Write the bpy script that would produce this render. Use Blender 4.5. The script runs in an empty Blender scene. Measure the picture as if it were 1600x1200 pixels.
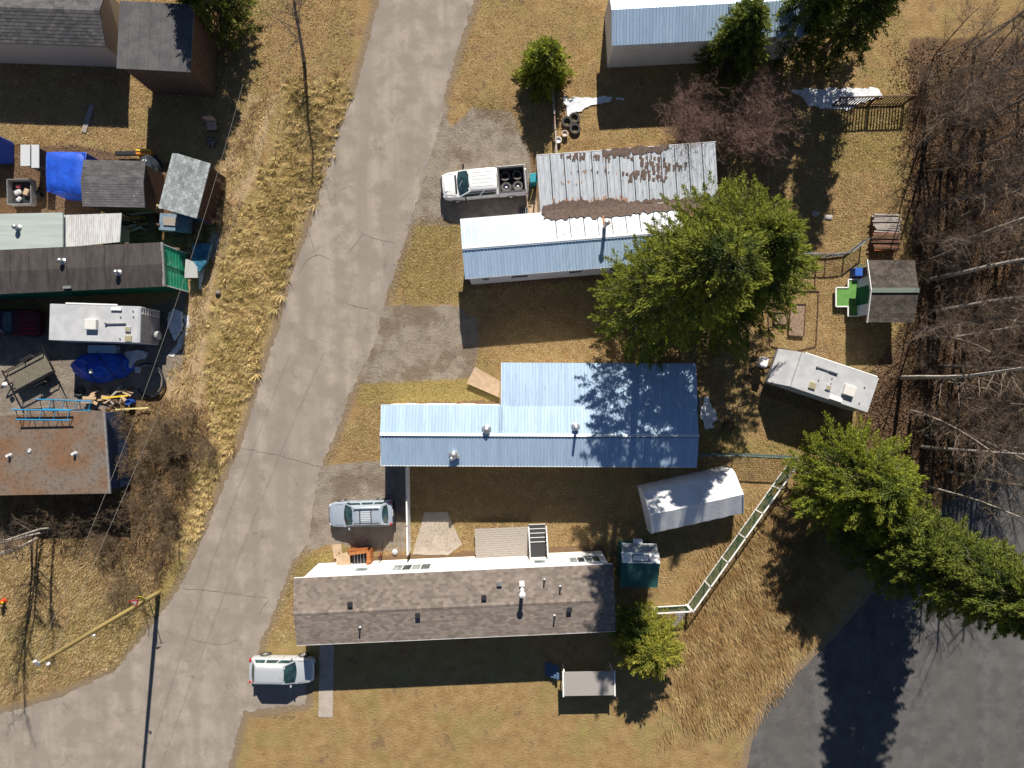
import bpy, math, random
import numpy as np
from mathutils import Vector, Matrix
random.seed(7); rng = np.random.default_rng(7)
sc = bpy.context.scene; C = sc.collection
R = math.radians; PI = math.pi
H = 44.0; F = 924.0            # drone height (m), focal length in photo pixels (1600 wide)
# ---------------------------------------------------------------- camera, light
cd = bpy.data.cameras.new('camera'); cam = bpy.data.objects.new('camera', cd); C.objects.link(cam)
cam.location = (0, 0, H); cam.rotation_euler = (0, 0, 0)
cd.sensor_width = 36; cd.lens = 36*F/1600; cd.clip_end = 5000; sc.camera = cam
SUN_EL = 35.0; SUN_AZ = 5.0    # azimuth from +Y towards +X
w = bpy.data.worlds.new('World'); sc.world = w; w.use_nodes = True
nt = w.node_tree; sky = nt.nodes.new('ShaderNodeTexSky'); sky.sky_type = 'NISHITA'
sky.sun_disc = False; sky.altitude = 1500; sky.air_density = .8; sky.dust_density = .3; sky.sun_elevation = R(SUN_EL); sky.sun_rotation = R(SUN_AZ)
nt.links.new(sky.outputs[0], nt.nodes['Background'].inputs[0]); nt.nodes['Background'].inputs[1].default_value = 0.05
sl = bpy.data.lights.new('sun', 'SUN'); sl.energy = 5.0; sl.angle = R(0.5); sl.color = (1.0, 0.93, 0.82)
so = bpy.data.objects.new('sun', sl); C.objects.link(so)
sd = Vector((math.sin(R(SUN_AZ))*math.cos(R(SUN_EL)), math.cos(R(SUN_AZ))*math.cos(R(SUN_EL)), math.sin(R(SUN_EL))))
so.rotation_euler = sd.to_track_quat('Z', 'Y').to_euler(); so.location = (0, 0, 60)
sc.view_settings.view_transform = 'Standard'; sc.view_settings.look = 'None'
sc.view_settings.exposure = 0.6; sc.view_settings.gamma = 1; sc.view_settings.use_curve_mapping = False
sc.render.engine = 'CYCLES'
# ---------------------------------------------------------------- helpers
def P(px, py, z=0.0):
    k = (H-z)/F
    return Vector(((px-800)*k, (600-py)*k, z))
MATS = {}
def M(name, c1, c2=None, scale=4.0, rough=.8, metal=0.0, bump=0.0, bscale=None, c3=None, s3=25.0, island=0.0,
      lo=.38, hi=.62, stretch=None, trans=0.0, spec=.3, rot=0.0, thr3=(.55, .7), tip=None):
    if name in MATS: return MATS[name]
    m = bpy.data.materials.new(name); m.use_nodes = True; MATS[name] = m
    n = m.node_tree.nodes; l = m.node_tree.links; b = n['Principled BSDF']
    b.inputs['Roughness'].default_value = rough; b.inputs['Metallic'].default_value = metal
    b.inputs['Specular IOR Level'].default_value = spec
    b.inputs['Base Color'].default_value = (*c1, 1)
    geo = n.new('ShaderNodeNewGeometry'); vec = geo.outputs['Position']
    if stretch:
        mp = n.new('ShaderNodeMapping'); mp.inputs['Scale'].default_value = stretch; mp.inputs['Rotation'].default_value = (0, 0, rot)
        l.new(vec, mp.inputs['Vector']); vec = mp.outputs[0]
    col = None
    def mix(fac, a, bb):
        x = n.new('ShaderNodeMix'); x.data_type = 'RGBA'
        if isinstance(fac, float): x.inputs[0].default_value = fac
        else: l.new(fac, x.inputs[0])
        for i, v in ((6, a), (7, bb)):
            if isinstance(v, tuple): x.inputs[i].default_value = (*v, 1)
            else: l.new(v, x.inputs[i])
        return x.outputs[2]
    def noise(s, d=6):
        x = n.new('ShaderNodeTexNoise'); x.inputs['Scale'].default_value = s; x.inputs['Detail'].default_value = d
        x.inputs['Roughness'].default_value = .62
        l.new(vec, x.inputs['Vector']); return x.outputs[0]
    def ramp(f, a, bb):
        x = n.new('ShaderNodeMapRange'); x.interpolation_type = 'SMOOTHSTEP'
        x.inputs[1].default_value = a; x.inputs[2].default_value = bb; l.new(f, x.inputs[0]); return x.outputs[0]
    if c2: col = mix(ramp(noise(scale), lo, hi), c1, c2)
    if c3: col = mix(ramp(noise(s3, 4), *thr3), col or c1, c3)
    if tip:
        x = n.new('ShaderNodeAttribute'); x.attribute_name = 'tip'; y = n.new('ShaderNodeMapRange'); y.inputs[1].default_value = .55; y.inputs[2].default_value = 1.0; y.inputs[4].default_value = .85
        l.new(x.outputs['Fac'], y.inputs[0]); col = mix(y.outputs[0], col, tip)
    if island:
        x = n.new('ShaderNodeHueSaturation'); l.new(col if col else mix(0.0, c1, c1), x.inputs['Color'])
        y = n.new('ShaderNodeMapRange'); y.inputs[3].default_value = 1-island; y.inputs[4].default_value = 1+island
        l.new(geo.outputs['Random Per Island'], y.inputs[0]); l.new(y.outputs[0], x.inputs['Value']); col = x.outputs[0]
    if col: l.new(col, b.inputs['Base Color'])
    if bump:
        x = n.new('ShaderNodeBump'); x.inputs['Strength'].default_value = min(1, bump); x.inputs['Distance'].default_value = .05*max(1, bump)
        l.new(noise(bscale or scale*4, 5), x.inputs['Height']); l.new(x.outputs[0], b.inputs['Normal'])
    if trans:
        t = n.new('ShaderNodeBsdfTranslucent'); ms = n.new('ShaderNodeMixShader'); ms.inputs[0].default_value = trans
        if col: l.new(col, t.inputs[0])
        else: t.inputs[0].default_value = (*c1, 1)
        l.new(b.outputs[0], ms.inputs[1]); l.new(t.outputs[0], ms.inputs[2]); l.new(ms.outputs[0], n['Material Output'].inputs[0])
    return m
def tag(o, label=None, cat=None, group=None, kind=None):
    if label: o['label'] = label
    if cat: o['category'] = cat
    if group: o['group'] = group
    if kind: o['kind'] = kind
    return o
INFO = {}
def thing(name, label, cat, loc=(0, 0, 0), rotz=0, group=None):
    o = bpy.data.objects.new(name, None); C.objects.link(o); o.empty_display_size = .3
    o.location = loc; o.rotation_euler = (0, 0, rotz); tag(o, label, cat, group)
    INFO[o.name] = Matrix.Translation(Vector(loc)) @ Matrix.Rotation(rotz, 4, 'Z'); return o
def newobj(name, me, parent=None):
    o = bpy.data.objects.new(name, me); C.objects.link(o); o.parent = parent; return o
def copy_tree(o, parent=None):
    c = o.copy(); C.objects.link(c); c.parent = parent
    for ch in list(o.children): copy_tree(ch, c)
    return c
class MB:
    def __init__(s): s.v = []; s.f = []
    def add(s, vs, fs):
        k = len(s.v); s.v += [Vector(v) for v in vs]; s.f += [tuple(i+k for i in f) for f in fs]; return s
    def box(s, c, d, rz=0, rx=0, ry=0):
        m = Matrix.Translation(Vector(c)) @ Matrix.Rotation(rz, 4, 'Z') @ Matrix.Rotation(ry, 4, 'Y') @ Matrix.Rotation(rx, 4, 'X')
        vs = [m @ Vector((x*d[0]/2, y*d[1]/2, z*d[2]/2)) for x in (-1, 1) for y in (-1, 1) for z in (-1, 1)]
        return s.add(vs, [(0, 1, 3, 2), (4, 6, 7, 5), (0, 4, 5, 1), (2, 3, 7, 6), (0, 2, 6, 4), (1, 5, 7, 3)])
    def beam(s, a, b, w_, h_):      # box from a to b, width horizontal w_, thickness h_
        a = Vector(a); b = Vector(b); d = (b-a); u = d.normalized()
        up = Vector((0, 0, 1)) if abs(u.z) < .98 else Vector((0, 1, 0))
        sx = u.cross(up).normalized(); sz = sx.cross(u)
        vs = [p + sx*i*w_/2 + sz*j*h_/2 for p in (a, b) for i in (-1, 1) for j in (-1, 1)]
        return s.add(vs, [(0, 1, 3, 2), (4, 6, 7, 5), (0, 4, 5, 1), (2, 3, 7, 6), (0, 2, 6, 4), (1, 5, 7, 3)])
    def tube(s, a, b, r0, r1=None, n=8, cap=True):
        a = Vector(a); b = Vector(b); r1 = r0 if r1 is None else r1
        u = (b-a).normalized(); t = Vector((0, 0, 1)) if abs(u.z) < .9 else Vector((1, 0, 0))
        x = u.cross(t).normalized(); y = u.cross(x)
        vs = [p + (x*math.cos(2*PI*i/n) + y*math.sin(2*PI*i/n))*r for p, r in ((a, r0), (b, r1)) for i in range(n)]
        fs = [(i, (i+1) % n, n+(i+1) % n, n+i) for i in range(n)]
        if cap: fs += [tuple(range(n))[::-1], tuple(range(n, 2*n))]
        return s.add(vs, fs)
    def path(s, pts, r, n=6):
        for a, b in zip(pts, pts[1:]): s.tube(a, b, r, r, n)
        return s
    def lathe(s, prof, c, n=20, axis='Z'):   # prof (r,z)
        c = Vector(c); vs = []
        for r, z in prof:
            for i in range(n):
                a = 2*PI*i/n; x, y = r*math.cos(a), r*math.sin(a)
                vs.append(c + (Vector((x, y, z)) if axis == 'Z' else Vector((x, z, y)) if axis == 'Y' else Vector((z, x, y))))
        fs = [(j*n+i, j*n+(i+1) % n, (j+1)*n+(i+1) % n, (j+1)*n+i) for j in range(len(prof)-1) for i in range(n)]
        return s.add(vs, fs)
    def prism(s, poly, z0, z1):
        n = len(poly); vs = [Vector((p[0], p[1], z0)) for p in poly]+[Vector((p[0], p[1], z1)) for p in poly]
        return s.add(vs, [tuple(range(n))[::-1], tuple(range(n, 2*n))]+[(i, (i+1) % n, n+(i+1) % n, n+i) for i in range(n)])
    def extx(s, prof, x0, x1):      # (y,z) profile closed, extruded along x
        n = len(prof); vs = [Vector((x0, *p)) for p in prof]+[Vector((x1, *p)) for p in prof]
        return s.add(vs, [tuple(range(n))[::-1], tuple(range(n, 2*n))]+[(i, (i+1) % n, n+(i+1) % n, n+i) for i in range(n)])
    def loft(s, rings, cap=True):
        n = len(rings[0]); vs = [Vector(p) for r in rings for p in r]
        fs = [(j*n+i, j*n+(i+1) % n, (j+1)*n+(i+1) % n, (j+1)*n+i) for j in range(len(rings)-1) for i in range(n)]
        if cap: fs += [tuple(range(n))[::-1], tuple(range((len(rings)-1)*n, len(rings)*n))]
        return s.add(vs, fs)
    def panel(s, q, u0, u1, v0, v1, off=.006, th=0):  # inset quad on quad q=(a,b,c,d)
        a, b, c, d = [Vector(p) for p in q]; nrm = (b-a).cross(d-a).normalized()
        def pt(u, v): return (a*(1-u)+b*u)*(1-v)+(d*(1-u)+c*u)*v + nrm*off
        return s.add([pt(u0, v0), pt(u1, v0), pt(u1, v1), pt(u0, v1)], [(0, 1, 2, 3)])
    def build(s, name, mat, parent=None, world=False, smooth=None, label=None, kind=None, bevel=0):
        me = bpy.data.meshes.new(name); vs = s.v
        if world and parent is not None:
            inv = INFO[parent.name].inverted(); vs = [inv @ v for v in vs]
        me.from_pydata([tuple(v) for v in vs], [], s.f); me.materials.append(mat); me.validate()
        bmsh_fix(me)
        if smooth is not None:
            me.polygons.foreach_set('use_smooth', [True]*len(me.polygons)); me.set_sharp_from_angle(angle=R(smooth))
        o = newobj(name, me, parent)
        if bevel:
            bv = o.modifiers.new('bevel', 'BEVEL'); bv.width = bevel; bv.segments = 2; bv.limit_method = 'ANGLE'; bv.angle_limit = R(28)
        return tag(o, label, kind=kind)
def bmsh_fix(me):
    import bmesh
    if len(me.polygons) > 20000: return
    bm = bmesh.new(); bm.from_mesh(me); bmesh.ops.recalc_face_normals(bm, faces=bm.faces); bm.to_mesh(me); bm.free()
def npmesh(name, verts, faces, mat, parent=None, kind=None, attrs=None):
    me = bpy.data.meshes.new(name); nv = len(verts); nf, k = faces.shape
    me.vertices.add(nv); me.vertices.foreach_set('co', verts.astype(np.float32).ravel())
    me.loops.add(nf*k); me.loops.foreach_set('vertex_index', faces.astype(np.int32).ravel())
    me.polygons.add(nf); me.polygons.foreach_set('loop_start', np.arange(0, nf*k, k, dtype=np.int32))
    me.update(calc_edges=True); me.validate()
    for nm, a in (attrs or {}).items():
        at = me.attributes.new(nm, 'FLOAT', 'POINT'); at.data.foreach_set('value', a.astype(np.float32))
    me.materials.append(mat); return tag(newobj(name, me, parent), kind=kind)
def inpoly(x, y, poly):
    r = np.zeros(x.shape, bool); n = len(poly)
    for i in range(n):
        x0, y0 = poly[i]; x1, y1 = poly[(i+1) % n]
        if y0 == y1: continue
        c = ((y0 > y) != (y1 > y)) & (x < (x1-x0)*(y-y0)/(y1-y0)+x0); r ^= c
    return r
def sdist(x, y, poly):      # signed distance in px, + inside
    d = np.full(x.shape, 1e9); n = len(poly)
    for i in range(n):
        ax, ay = poly[i]; bx, by = poly[(i+1) % n]; dx, dy = bx-ax, by-ay; L = dx*dx+dy*dy+1e-9
        t = np.clip(((x-ax)*dx+(y-ay)*dy)/L, 0, 1); d = np.minimum(d, np.hypot(x-ax-t*dx, y-ay-t*dy))
    return np.where(inpoly(x, y, poly), d, -d)
def rough_poly(pts, step=.35, amp=.08, z=0.0, seed=0):   # pts px -> world polygon with ragged edge
    rr = random.Random(seed); out = []
    W = [P(x, y, z) for x, y in pts]
    for a, b in zip(W, W[1:]+W[:1]):
        n = max(1, int((b-a).length/step)); nn = Vector((-(b-a).y, (b-a).x, 0)).normalized()
        for i in range(n): out.append(a.lerp(b, i/n) + nn*rr.uniform(-amp, amp))
    return out
def patch(name, pts, mat, z0=0.0, z1=.03, step=.3, amp=.06, parent=None, seed=0, zpx=0.0, **kw):
    o = MB().prism(rough_poly(pts, step, amp, zpx, seed), z0, z1).build(name, mat, parent, world=True); tag(o, **kw); return o
# ---------------------------------------------------------------- setting: ground
ROAD = [(760, -60), (693, 150), (688, 200), (672, 245), (655, 300), (630, 385), (612, 440), (600, 475), (590, 530), (560, 590), (545, 620), (520, 690), (503, 725),
        (490, 780), (483, 850), (455, 880), (440, 925), (422, 970), (405, 1010), (398, 1030), (440, 1040), (480, 1048), (478, 1100), (380, 1112), (330, 1300), (-200, 1300), (-200, 1150), (0, 1116), (95, 1090), (180, 1048), (240, 975),
        (280, 920), (300, 880), (322, 830), (345, 770), (375, 700), (395, 640), (415, 570), (440, 500), (455, 430), (480, 370), (520, 230), (553, 150), (610, -60)]
ROAD2 = [(1150, 1300), (1175, 1160), (1200, 1100), (1250, 1048), (1310, 990), (1390, 900), (1470, 800), (1530, 740), (1580, 690), (1680, 590), (1900, 560), (1900, 700), (1720, 790), (1620, 880), (1600, 960), (1640, 1060), (1700, 1300)]
STRAW = [(560, 120), (500, 300), (470, 370), (450, 430), (425, 520), (395, 620), (370, 690), (345, 760), (318, 830), (290, 885), (270, 860), (295, 800), (320, 720), (330, 650), (320, 560), (330, 470), (345, 380), (385, 310), (420, 240), (440, 120)]
PALE = [(290, 390), (345, 270), (390, 150), (430, 150), (400, 280), (350, 390), (330, 470), (320, 560), (320, 640), (290, 660), (262, 640), (255, 580), (295, 470)]
BRUSH = [(160, 625), (250, 620), (330, 640), (330, 720), (300, 790), (280, 860), (240, 930), (180, 900), (0, 830), (0, 765), (185, 770)]
GRAVEL = [[(688, 120), (702, 200), (740, 168), (800, 175), (826, 235), (842, 340), (720, 352), (622, 352), (655, 290), (672, 240)],
          [(598, 478), (715, 478), (748, 500), (748, 542), (738, 590), (640, 596), (560, 600), (585, 530)],
          [(500, 728), (600, 720), (634, 728), (634, 862), (520, 850), (478, 862), (488, 780)]]
LITTER = [(1418, 60), (1900, 60), (1900, 560), (1620, 640), (1530, 740), (1470, 800), (1400, 720), (1330, 690), (1350, 600), (1390, 540), (1420, 500), (1425, 400)]
YARD = [(-60, 500), (120, 505), (270, 470), (290, 450), (285, 580), (238, 612), (160, 640), (-60, 660)]
GREEN = [[(555, 150), (470, 150), (440, 240), (455, 330), (430, 470), (395, 560), (360, 680), (330, 790), (300, 880), (250, 960), (190, 1040), (150, 1010), (90, 990), (120, 930), (240, 920), (290, 860), (330, 700), (380, 560), (430, 400)],
         [(552, 600), (640, 592), (775, 596), (780, 625), (600, 630), (560, 640)], [(470, 868), (550, 855), (620, 850), (500, 880), (460, 910), (440, 960), (430, 960)],
         [(720, 350), (700, 420), (730, 470), (640, 470), (620, 440), (650, 350)], [(1260, 180), (1420, 170), (1400, 260), (1300, 270)], [(0, 980), (60, 960), (120, 1000), (100, 1050), (0, 1060)],
         [(990, 560), (1080, 600), (1150, 690), (1250, 690), (1250, 715), (1090, 710)]]
FOOT = [[(727, 362), (1040, 340), (1045, 425), (733, 446)], [(614, 630), (790, 630), (790, 575), (1064, 573), (1064, 715), (614, 717)], [(498, 880), (938, 858), (942, 955), (500, 975)], [(1180, 565), (1320, 610), (1300, 650), (1165, 600)], [(690, 262), (835, 245), (840, 330), (695, 330)]]
def fine(a, b, s): return np.arange(a, b+s/2, s)
gx = np.concatenate([[-2500, -900, -350, -160, -90], fine(-58, 58, .2), [90, 160, 350, 900, 2500]])
gy = np.concatenate([[-2500, -900, -350, -160, -80], fine(-46, 46, .2), [80, 160, 350, 900, 2500]])
X, Y = np.meshgrid(gx, gy); PX = X*21+800; PY = 600-Y*21
def sm(d, w_): return np.clip(.5+d/(2*w_), 0, 1)
def uni(polys, w_):
    r = np.zeros(X.shape)
    for p in polys: r = np.maximum(r, sm(sdist(PX, PY, p), w_))
    return r
dr = np.maximum(sdist(PX, PY, ROAD), sdist(PX, PY, ROAD2))
A = {'straw': uni([STRAW], 18), 'pale': uni([PALE], 16), 'brush': uni([BRUSH], 16), 'gravel': uni(GRAVEL, 9), 'litter': np.maximum(uni([LITTER], 14), .85*uni([[(-60, 222), (120, 226), (240, 250), (330, 262), (345, 300), (335, 390), (250, 395), (-60, 400)]], 6)),  # inline yard polygon reuses the litter mask to darken ground around the sheds
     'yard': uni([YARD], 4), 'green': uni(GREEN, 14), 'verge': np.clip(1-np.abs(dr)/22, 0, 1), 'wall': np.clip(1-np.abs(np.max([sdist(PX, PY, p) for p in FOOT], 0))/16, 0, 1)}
Z = np.zeros(X.shape)
k = rng.normal(size=(len(gy), len(gx)))
def blur(a, n):
    for _ in range(n): a = (a+np.roll(a, 1, 0)+np.roll(a, -1, 0)+np.roll(a, 1, 1)+np.roll(a, -1, 1))/5
    return a
lump = blur(k, 2); lump /= lump.std()
soft = np.clip((-dr-6)/14, 0, 1)
Z = soft*np.clip(lump, -1, 2.2)*(.008 + .02*A['litter'] + .03*A['brush'] + .05*A['straw']) * (1-A['gravel'])*(1-A['yard'])
Z -= .012*np.clip((dr+3)/3, 0, 1)
bld = (np.abs(X) < 57) & (np.abs(Y) < 45); Z = np.where(bld, Z, 0)
idx = np.arange(X.size).reshape(X.shape)
faces = np.stack([idx[:-1, :-1], idx[:-1, 1:], idx[1:, 1:], idx[1:, :-1]], -1).reshape(-1, 4)
def ground_mat():
    m = bpy.data.materials.new('ground'); m.use_nodes = True; n = m.node_tree.nodes; l = m.node_tree.links; b = n['Principled BSDF']
    b.inputs['Roughness'].default_value = .95; b.inputs['Specular IOR Level'].default_value = .1
    g = n.new('ShaderNodeNewGeometry')
    def noise(s, d=6, r=.6, str_=None, rot=0):
        x = n.new('ShaderNodeTexNoise'); x.inputs['Scale'].default_value = s; x.inputs['Detail'].default_value = d; x.inputs['Roughness'].default_value = r
        v = g.outputs['Position']
        if str_:
            mp = n.new('ShaderNodeMapping'); mp.inputs['Scale'].default_value = str_; mp.inputs['Rotation'].default_value = (0, 0, rot); l.new(v, mp.inputs['Vector']); v = mp.outputs[0]
        l.new(v, x.inputs['Vector']); return x.outputs[0]
    def rng_(f, a, b_, c=0, d=1):
        x = n.new('ShaderNodeMapRange'); x.interpolation_type = 'SMOOTHSTEP'; x.inputs[1].default_value = a; x.inputs[2].default_value = b_
        x.inputs[3].default_value = c; x.inputs[4].default_value = d; l.new(f, x.inputs[0]); return x.outputs[0]
    def mix(f, a, b_):
        x = n.new('ShaderNodeMix'); x.data_type = 'RGBA'; l.new(f, x.inputs[0])
        for i, v in ((6, a), (7, b_)):
            if isinstance(v, tuple): x.inputs[i].default_value = (*v, 1)
            else: l.new(v, x.inputs[i])
        return x.outputs[2]
    def add(a, b_, op='ADD'):
        x = n.new('ShaderNodeMath'); x.operation = op
        for i, v in enumerate((a, b_)):
            if isinstance(v, float): x.inputs[i].default_value = v
            else: l.new(v, x.inputs[i])
        return x.outputs[0]
    nA = noise(1.1, 8, .65); nB = noise(6.5, 7, .72); nC = noise(22, 4, .65); nD = noise(.33, 4, .6)
    def mask(name, k_=.9):      # attribute + noise, crisp irregular edge
        a = n.new('ShaderNodeAttribute'); a.attribute_name = name
        s = add(a.outputs['Fac'], add(add(nA, -.5, 'ADD'), k_, 'MULTIPLY')); s = add(s, add(add(nB, -.5), .5, 'MULTIPLY'))
        return rng_(s, .38, .62)
    fineB = rng_(nB, .3, .7); fineC = rng_(nC, .3, .72)
    lawn = mix(rng_(nA, .33, .68), (.36, .235, .105), (.50, .35, .165))
    lawn = mix(add(fineC, .62, 'MULTIPLY'), lawn, (.10, .055, .025))
    lawn = mix(add(rng_(nB, .6, .8), .6, 'MULTIPLY'), lawn, (.62, .49, .29))
    lawn = mix(add(rng_(nD, .5, .62), .35, 'MULTIPLY'), lawn, (.25, .235, .085))
    green = mix(fineB, (.24, .185, .06), (.45, .345, .14)); green = mix(add(fineC, .45, 'MULTIPLY'), green, (.085, .06, .02))
    straw = mix(fineB, (.28, .20, .085), (.48, .36, .17)); straw = mix(add(fineC, .35, 'MULTIPLY'), straw, (.15, .105, .045))
    pale = mix(fineB, (.40, .28, .155), (.58, .44, .27)); pale = mix(add(fineC, .35, 'MULTIPLY'), pale, (.2, .12, .06))
    brush = mix(fineB, (.10, .068, .034), (.29, .185, .09)); brush = mix(add(rng_(nA, .5, .62), .8, 'MULTIPLY'), brush, (.34, .21, .095))
    brush = mix(add(rng_(nD, .52, .6), .5, 'MULTIPLY'), brush, (.16, .14, .04))
    grav = mix(rng_(nA, .35, .6), (.24, .20, .165), (.35, .30, .245)); grav = mix(add(fineC, .5, 'MULTIPLY'), grav, (.17, .135, .10))
    grav = mix(add(rng_(nD, .5, .6), .7, 'MULTIPLY'), grav, (.17, .125, .09))
    grav = mix(add(rng_(noise(60, 2), .66, .72), .6, 'MULTIPLY'), grav, (.5, .46, .4))
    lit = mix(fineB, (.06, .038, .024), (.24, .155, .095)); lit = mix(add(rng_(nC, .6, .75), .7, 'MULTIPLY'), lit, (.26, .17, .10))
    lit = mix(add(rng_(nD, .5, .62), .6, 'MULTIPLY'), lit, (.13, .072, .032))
    yard = mix(rng_(nA, .4, .6), (.21, .175, .145), (.29, .245, .20)); yard = mix(add(rng_(nB, .55, .7), .5, 'MULTIPLY'), yard, (.12, .10, .085))
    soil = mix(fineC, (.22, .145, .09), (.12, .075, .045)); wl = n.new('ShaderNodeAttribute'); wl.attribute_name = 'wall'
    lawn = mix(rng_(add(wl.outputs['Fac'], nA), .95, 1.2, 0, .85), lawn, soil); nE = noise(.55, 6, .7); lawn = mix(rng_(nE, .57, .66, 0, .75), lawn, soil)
    lawn = mix(rng_(noise(.8, 5, .7, (1, 1, 1), 1.0), .60, .68, 0, .6), lawn, (.30, .27, .085))
    col = mix(mask('green', 1.5), lawn, green); col = mix(mask('pale'), col, pale); col = mix(mask('brush'), col, brush); col = mix(mask('straw'), col, straw)
    v = n.new('ShaderNodeAttribute'); v.attribute_name = 'verge'; col = mix(rng_(add(v.outputs['Fac'], nB), .8, 1.25, 0, .85), col, mix(fineC, (.30, .235, .17), (.17, .125, .085)))
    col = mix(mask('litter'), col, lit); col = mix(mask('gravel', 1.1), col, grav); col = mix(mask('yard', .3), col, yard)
    l.new(col, b.inputs['Base Color'])
    bp = n.new('ShaderNodeBump'); bp.inputs['Strength'].default_value = 1; bp.inputs['Distance'].default_value = .09
    l.new(add(nB, add(nC, .4, 'MULTIPLY')), bp.inputs['Height']); l.new(bp.outputs[0], b.inputs['Normal']); return m
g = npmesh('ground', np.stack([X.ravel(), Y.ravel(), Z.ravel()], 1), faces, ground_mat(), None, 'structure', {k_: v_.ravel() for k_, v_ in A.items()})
g.data.polygons.foreach_set('use_smooth', [True]*len(g.data.polygons))
# roads
asph = M('asphalt_grey', (.28, .238, .198), (.385, .33, .28), .6, .95, c3=(.13, .11, .09), s3=22, bump=.35, bscale=60, stretch=(1, 1, 1), thr3=(.5, .68))
# along-road streaks and cracks
def road_extra(m, ang, dark):
    n = m.node_tree.nodes; l = m.node_tree.links; b = n['Principled BSDF']; src = b.inputs['Base Color'].links[0].from_socket
    g_ = n.new('ShaderNodeNewGeometry'); mp = n.new('ShaderNodeMapping'); mp.inputs['Rotation'].default_value = (0, 0, ang); mp.inputs['Scale'].default_value = (1, .06, 1)
    mp.vector_type = 'POINT'; l.new(g_.outputs['Position'], mp.inputs['Vector'])
    x = n.new('ShaderNodeTexNoise'); x.inputs['Scale'].default_value = .9; x.inputs['Detail'].default_value = 5; l.new(mp.outputs[0], x.inputs['Vector'])
    r = n.new('ShaderNodeMapRange'); r.inputs[1].default_value = .42; r.inputs[2].default_value = .62; r.inputs[4].default_value = .75; l.new(x.outputs[0], r.inputs[0])
    mx = n.new('ShaderNodeMix'); mx.data_type = 'RGBA'; l.new(r.outputs[0], mx.inputs[0]); l.new(src, mx.inputs[6]); mx.inputs[7].default_value = (*dark, 1)
    # hairline cracks: voronoi edge, broken up
    vo = n.new('ShaderNodeTexVoronoi'); vo.feature = 'DISTANCE_TO_EDGE'; vo.inputs['Scale'].default_value = .33
    nz = n.new('ShaderNodeTexNoise'); nz.inputs['Scale'].default_value = 1.3; nz.inputs['Detail'].default_value = 6; l.new(g_.outputs['Position'], nz.inputs['Vector'])
    va = n.new('ShaderNodeVectorMath'); va.operation = 'MULTIPLY_ADD'; l.new(nz.outputs['Color'], va.inputs[0]); va.inputs[1].default_value = (1.6, 1.6, 0); l.new(g_.outputs['Position'], va.inputs[2])
    l.new(va.outputs[0], vo.inputs['Vector'])
    c = n.new('ShaderNodeMapRange'); c.inputs[1].default_value = .003; c.inputs[2].default_value = .009; c.inputs[3].default_value = 1; c.inputs[4].default_value = 0; l.new(vo.outputs[0], c.inputs[0])
    n2 = n.new('ShaderNodeTexNoise'); n2.inputs['Scale'].default_value = .45; l.new(g_.outputs['Position'], n2.inputs['Vector'])
    c2 = n.new('ShaderNodeMapRange'); c2.inputs[1].default_value = .46; c2.inputs[2].default_value = .58; c2.inputs[4].default_value = .33; l.new(n2.outputs[0], c2.inputs[0])
    mu = n.new('ShaderNodeMath'); mu.operation = 'MULTIPLY'; l.new(c.outputs[0], mu.inputs[0]); l.new(c2.outputs[0], mu.inputs[1])
    m2 = n.new('ShaderNodeMix'); m2.data_type = 'RGBA'; l.new(mu.outputs[0], m2.inputs[0]); l.new(mx.outputs[2], m2.inputs[6]); m2.inputs[7].default_value = (.08, .065, .055, 1)
    l.new(m2.outputs[2], b.inputs['Base Color'])
road_extra(asph, R(20), (.25, .215, .185))
asph2 = M('asphalt_dark', (.085, .082, .084), (.125, .12, .118), .8, .9, c3=(.075, .07, .07), s3=40, bump=.3, bscale=60)
road_extra(asph2, R(-40), (.10, .095, .09))
def sheet(name, pts, z, mat, step=.5, amp=.1, seed=1):
    p = rough_poly(pts, step, amp, 0, seed)
    return MB().add([(v.x, v.y, z) for v in p], [tuple(range(len(p)))]).build(name, mat, None, kind='structure')
sheet('road', ROAD, .004, asph, .22, .10); sheet('back_road', ROAD2, .004, asph2, .35, .05, 3)
# tar seams on the road
tar = M('tar_seam', (.17, .145, .125), rough=.8)
def seam(pts, w_=.07, seed=0):
    rr = random.Random(seed); W = []
    for (a, b) in zip(pts, pts[1:]):
        A_, B_ = P(*a), P(*b); n_ = max(2, int((B_-A_).length/.35))
        for i in range(n_): W.append(A_.lerp(B_, i/n_)+Vector((rr.uniform(-.06, .06), rr.uniform(-.06, .06), 0)))
    W.append(P(*pts[-1])); vs = []; fs = []
    for i, p in enumerate(W):
        t = (W[min(i+1, len(W)-1)]-W[max(i-1, 0)]).normalized(); q = Vector((-t.y, t.x, 0))*w_*rr.uniform(.25, .6)
        vs += [(p.x+q.x, p.y+q.y, .0085), (p.x-q.x, p.y-q.y, .0085)]
        if i: fs.append((2*i-2, 2*i-1, 2*i+1, 2*i))
    return vs, fs
sm_ = MB()
for i, pl in enumerate([[(466, 428), (480, 405), (497, 398), (515, 405)], [(375, 700), (420, 708), (475, 722), (505, 731)], [(545, 395), (567, 365), (560, 358)], [(567, 366), (590, 374), (620, 380)],
           [(530, 468), (550, 478), (575, 482)], [(455, 290), (495, 400)], [(285, 920), (345, 925), (420, 935)], [(610, 170), (618, 180), (612, 192)], [(300, 1000), (345, 1008), (372, 1000)], [(405, 960), (420, 938)]]):
    sm_.add(*seam(pl, .06, i))
sm_.build('road_crack', tar, None, kind='structure')
MC = M('concrete', (.38, .325, .28), (.44, .385, .33), 1.5, .9, c3=(.3, .24, .2), s3=12, bump=.2)
patch('path', [(645, 866), (650, 845), (664, 800), (700, 800), (708, 822), (722, 850), (700, 867)], MC, 0, .03, .4, .03, kind='structure')
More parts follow.
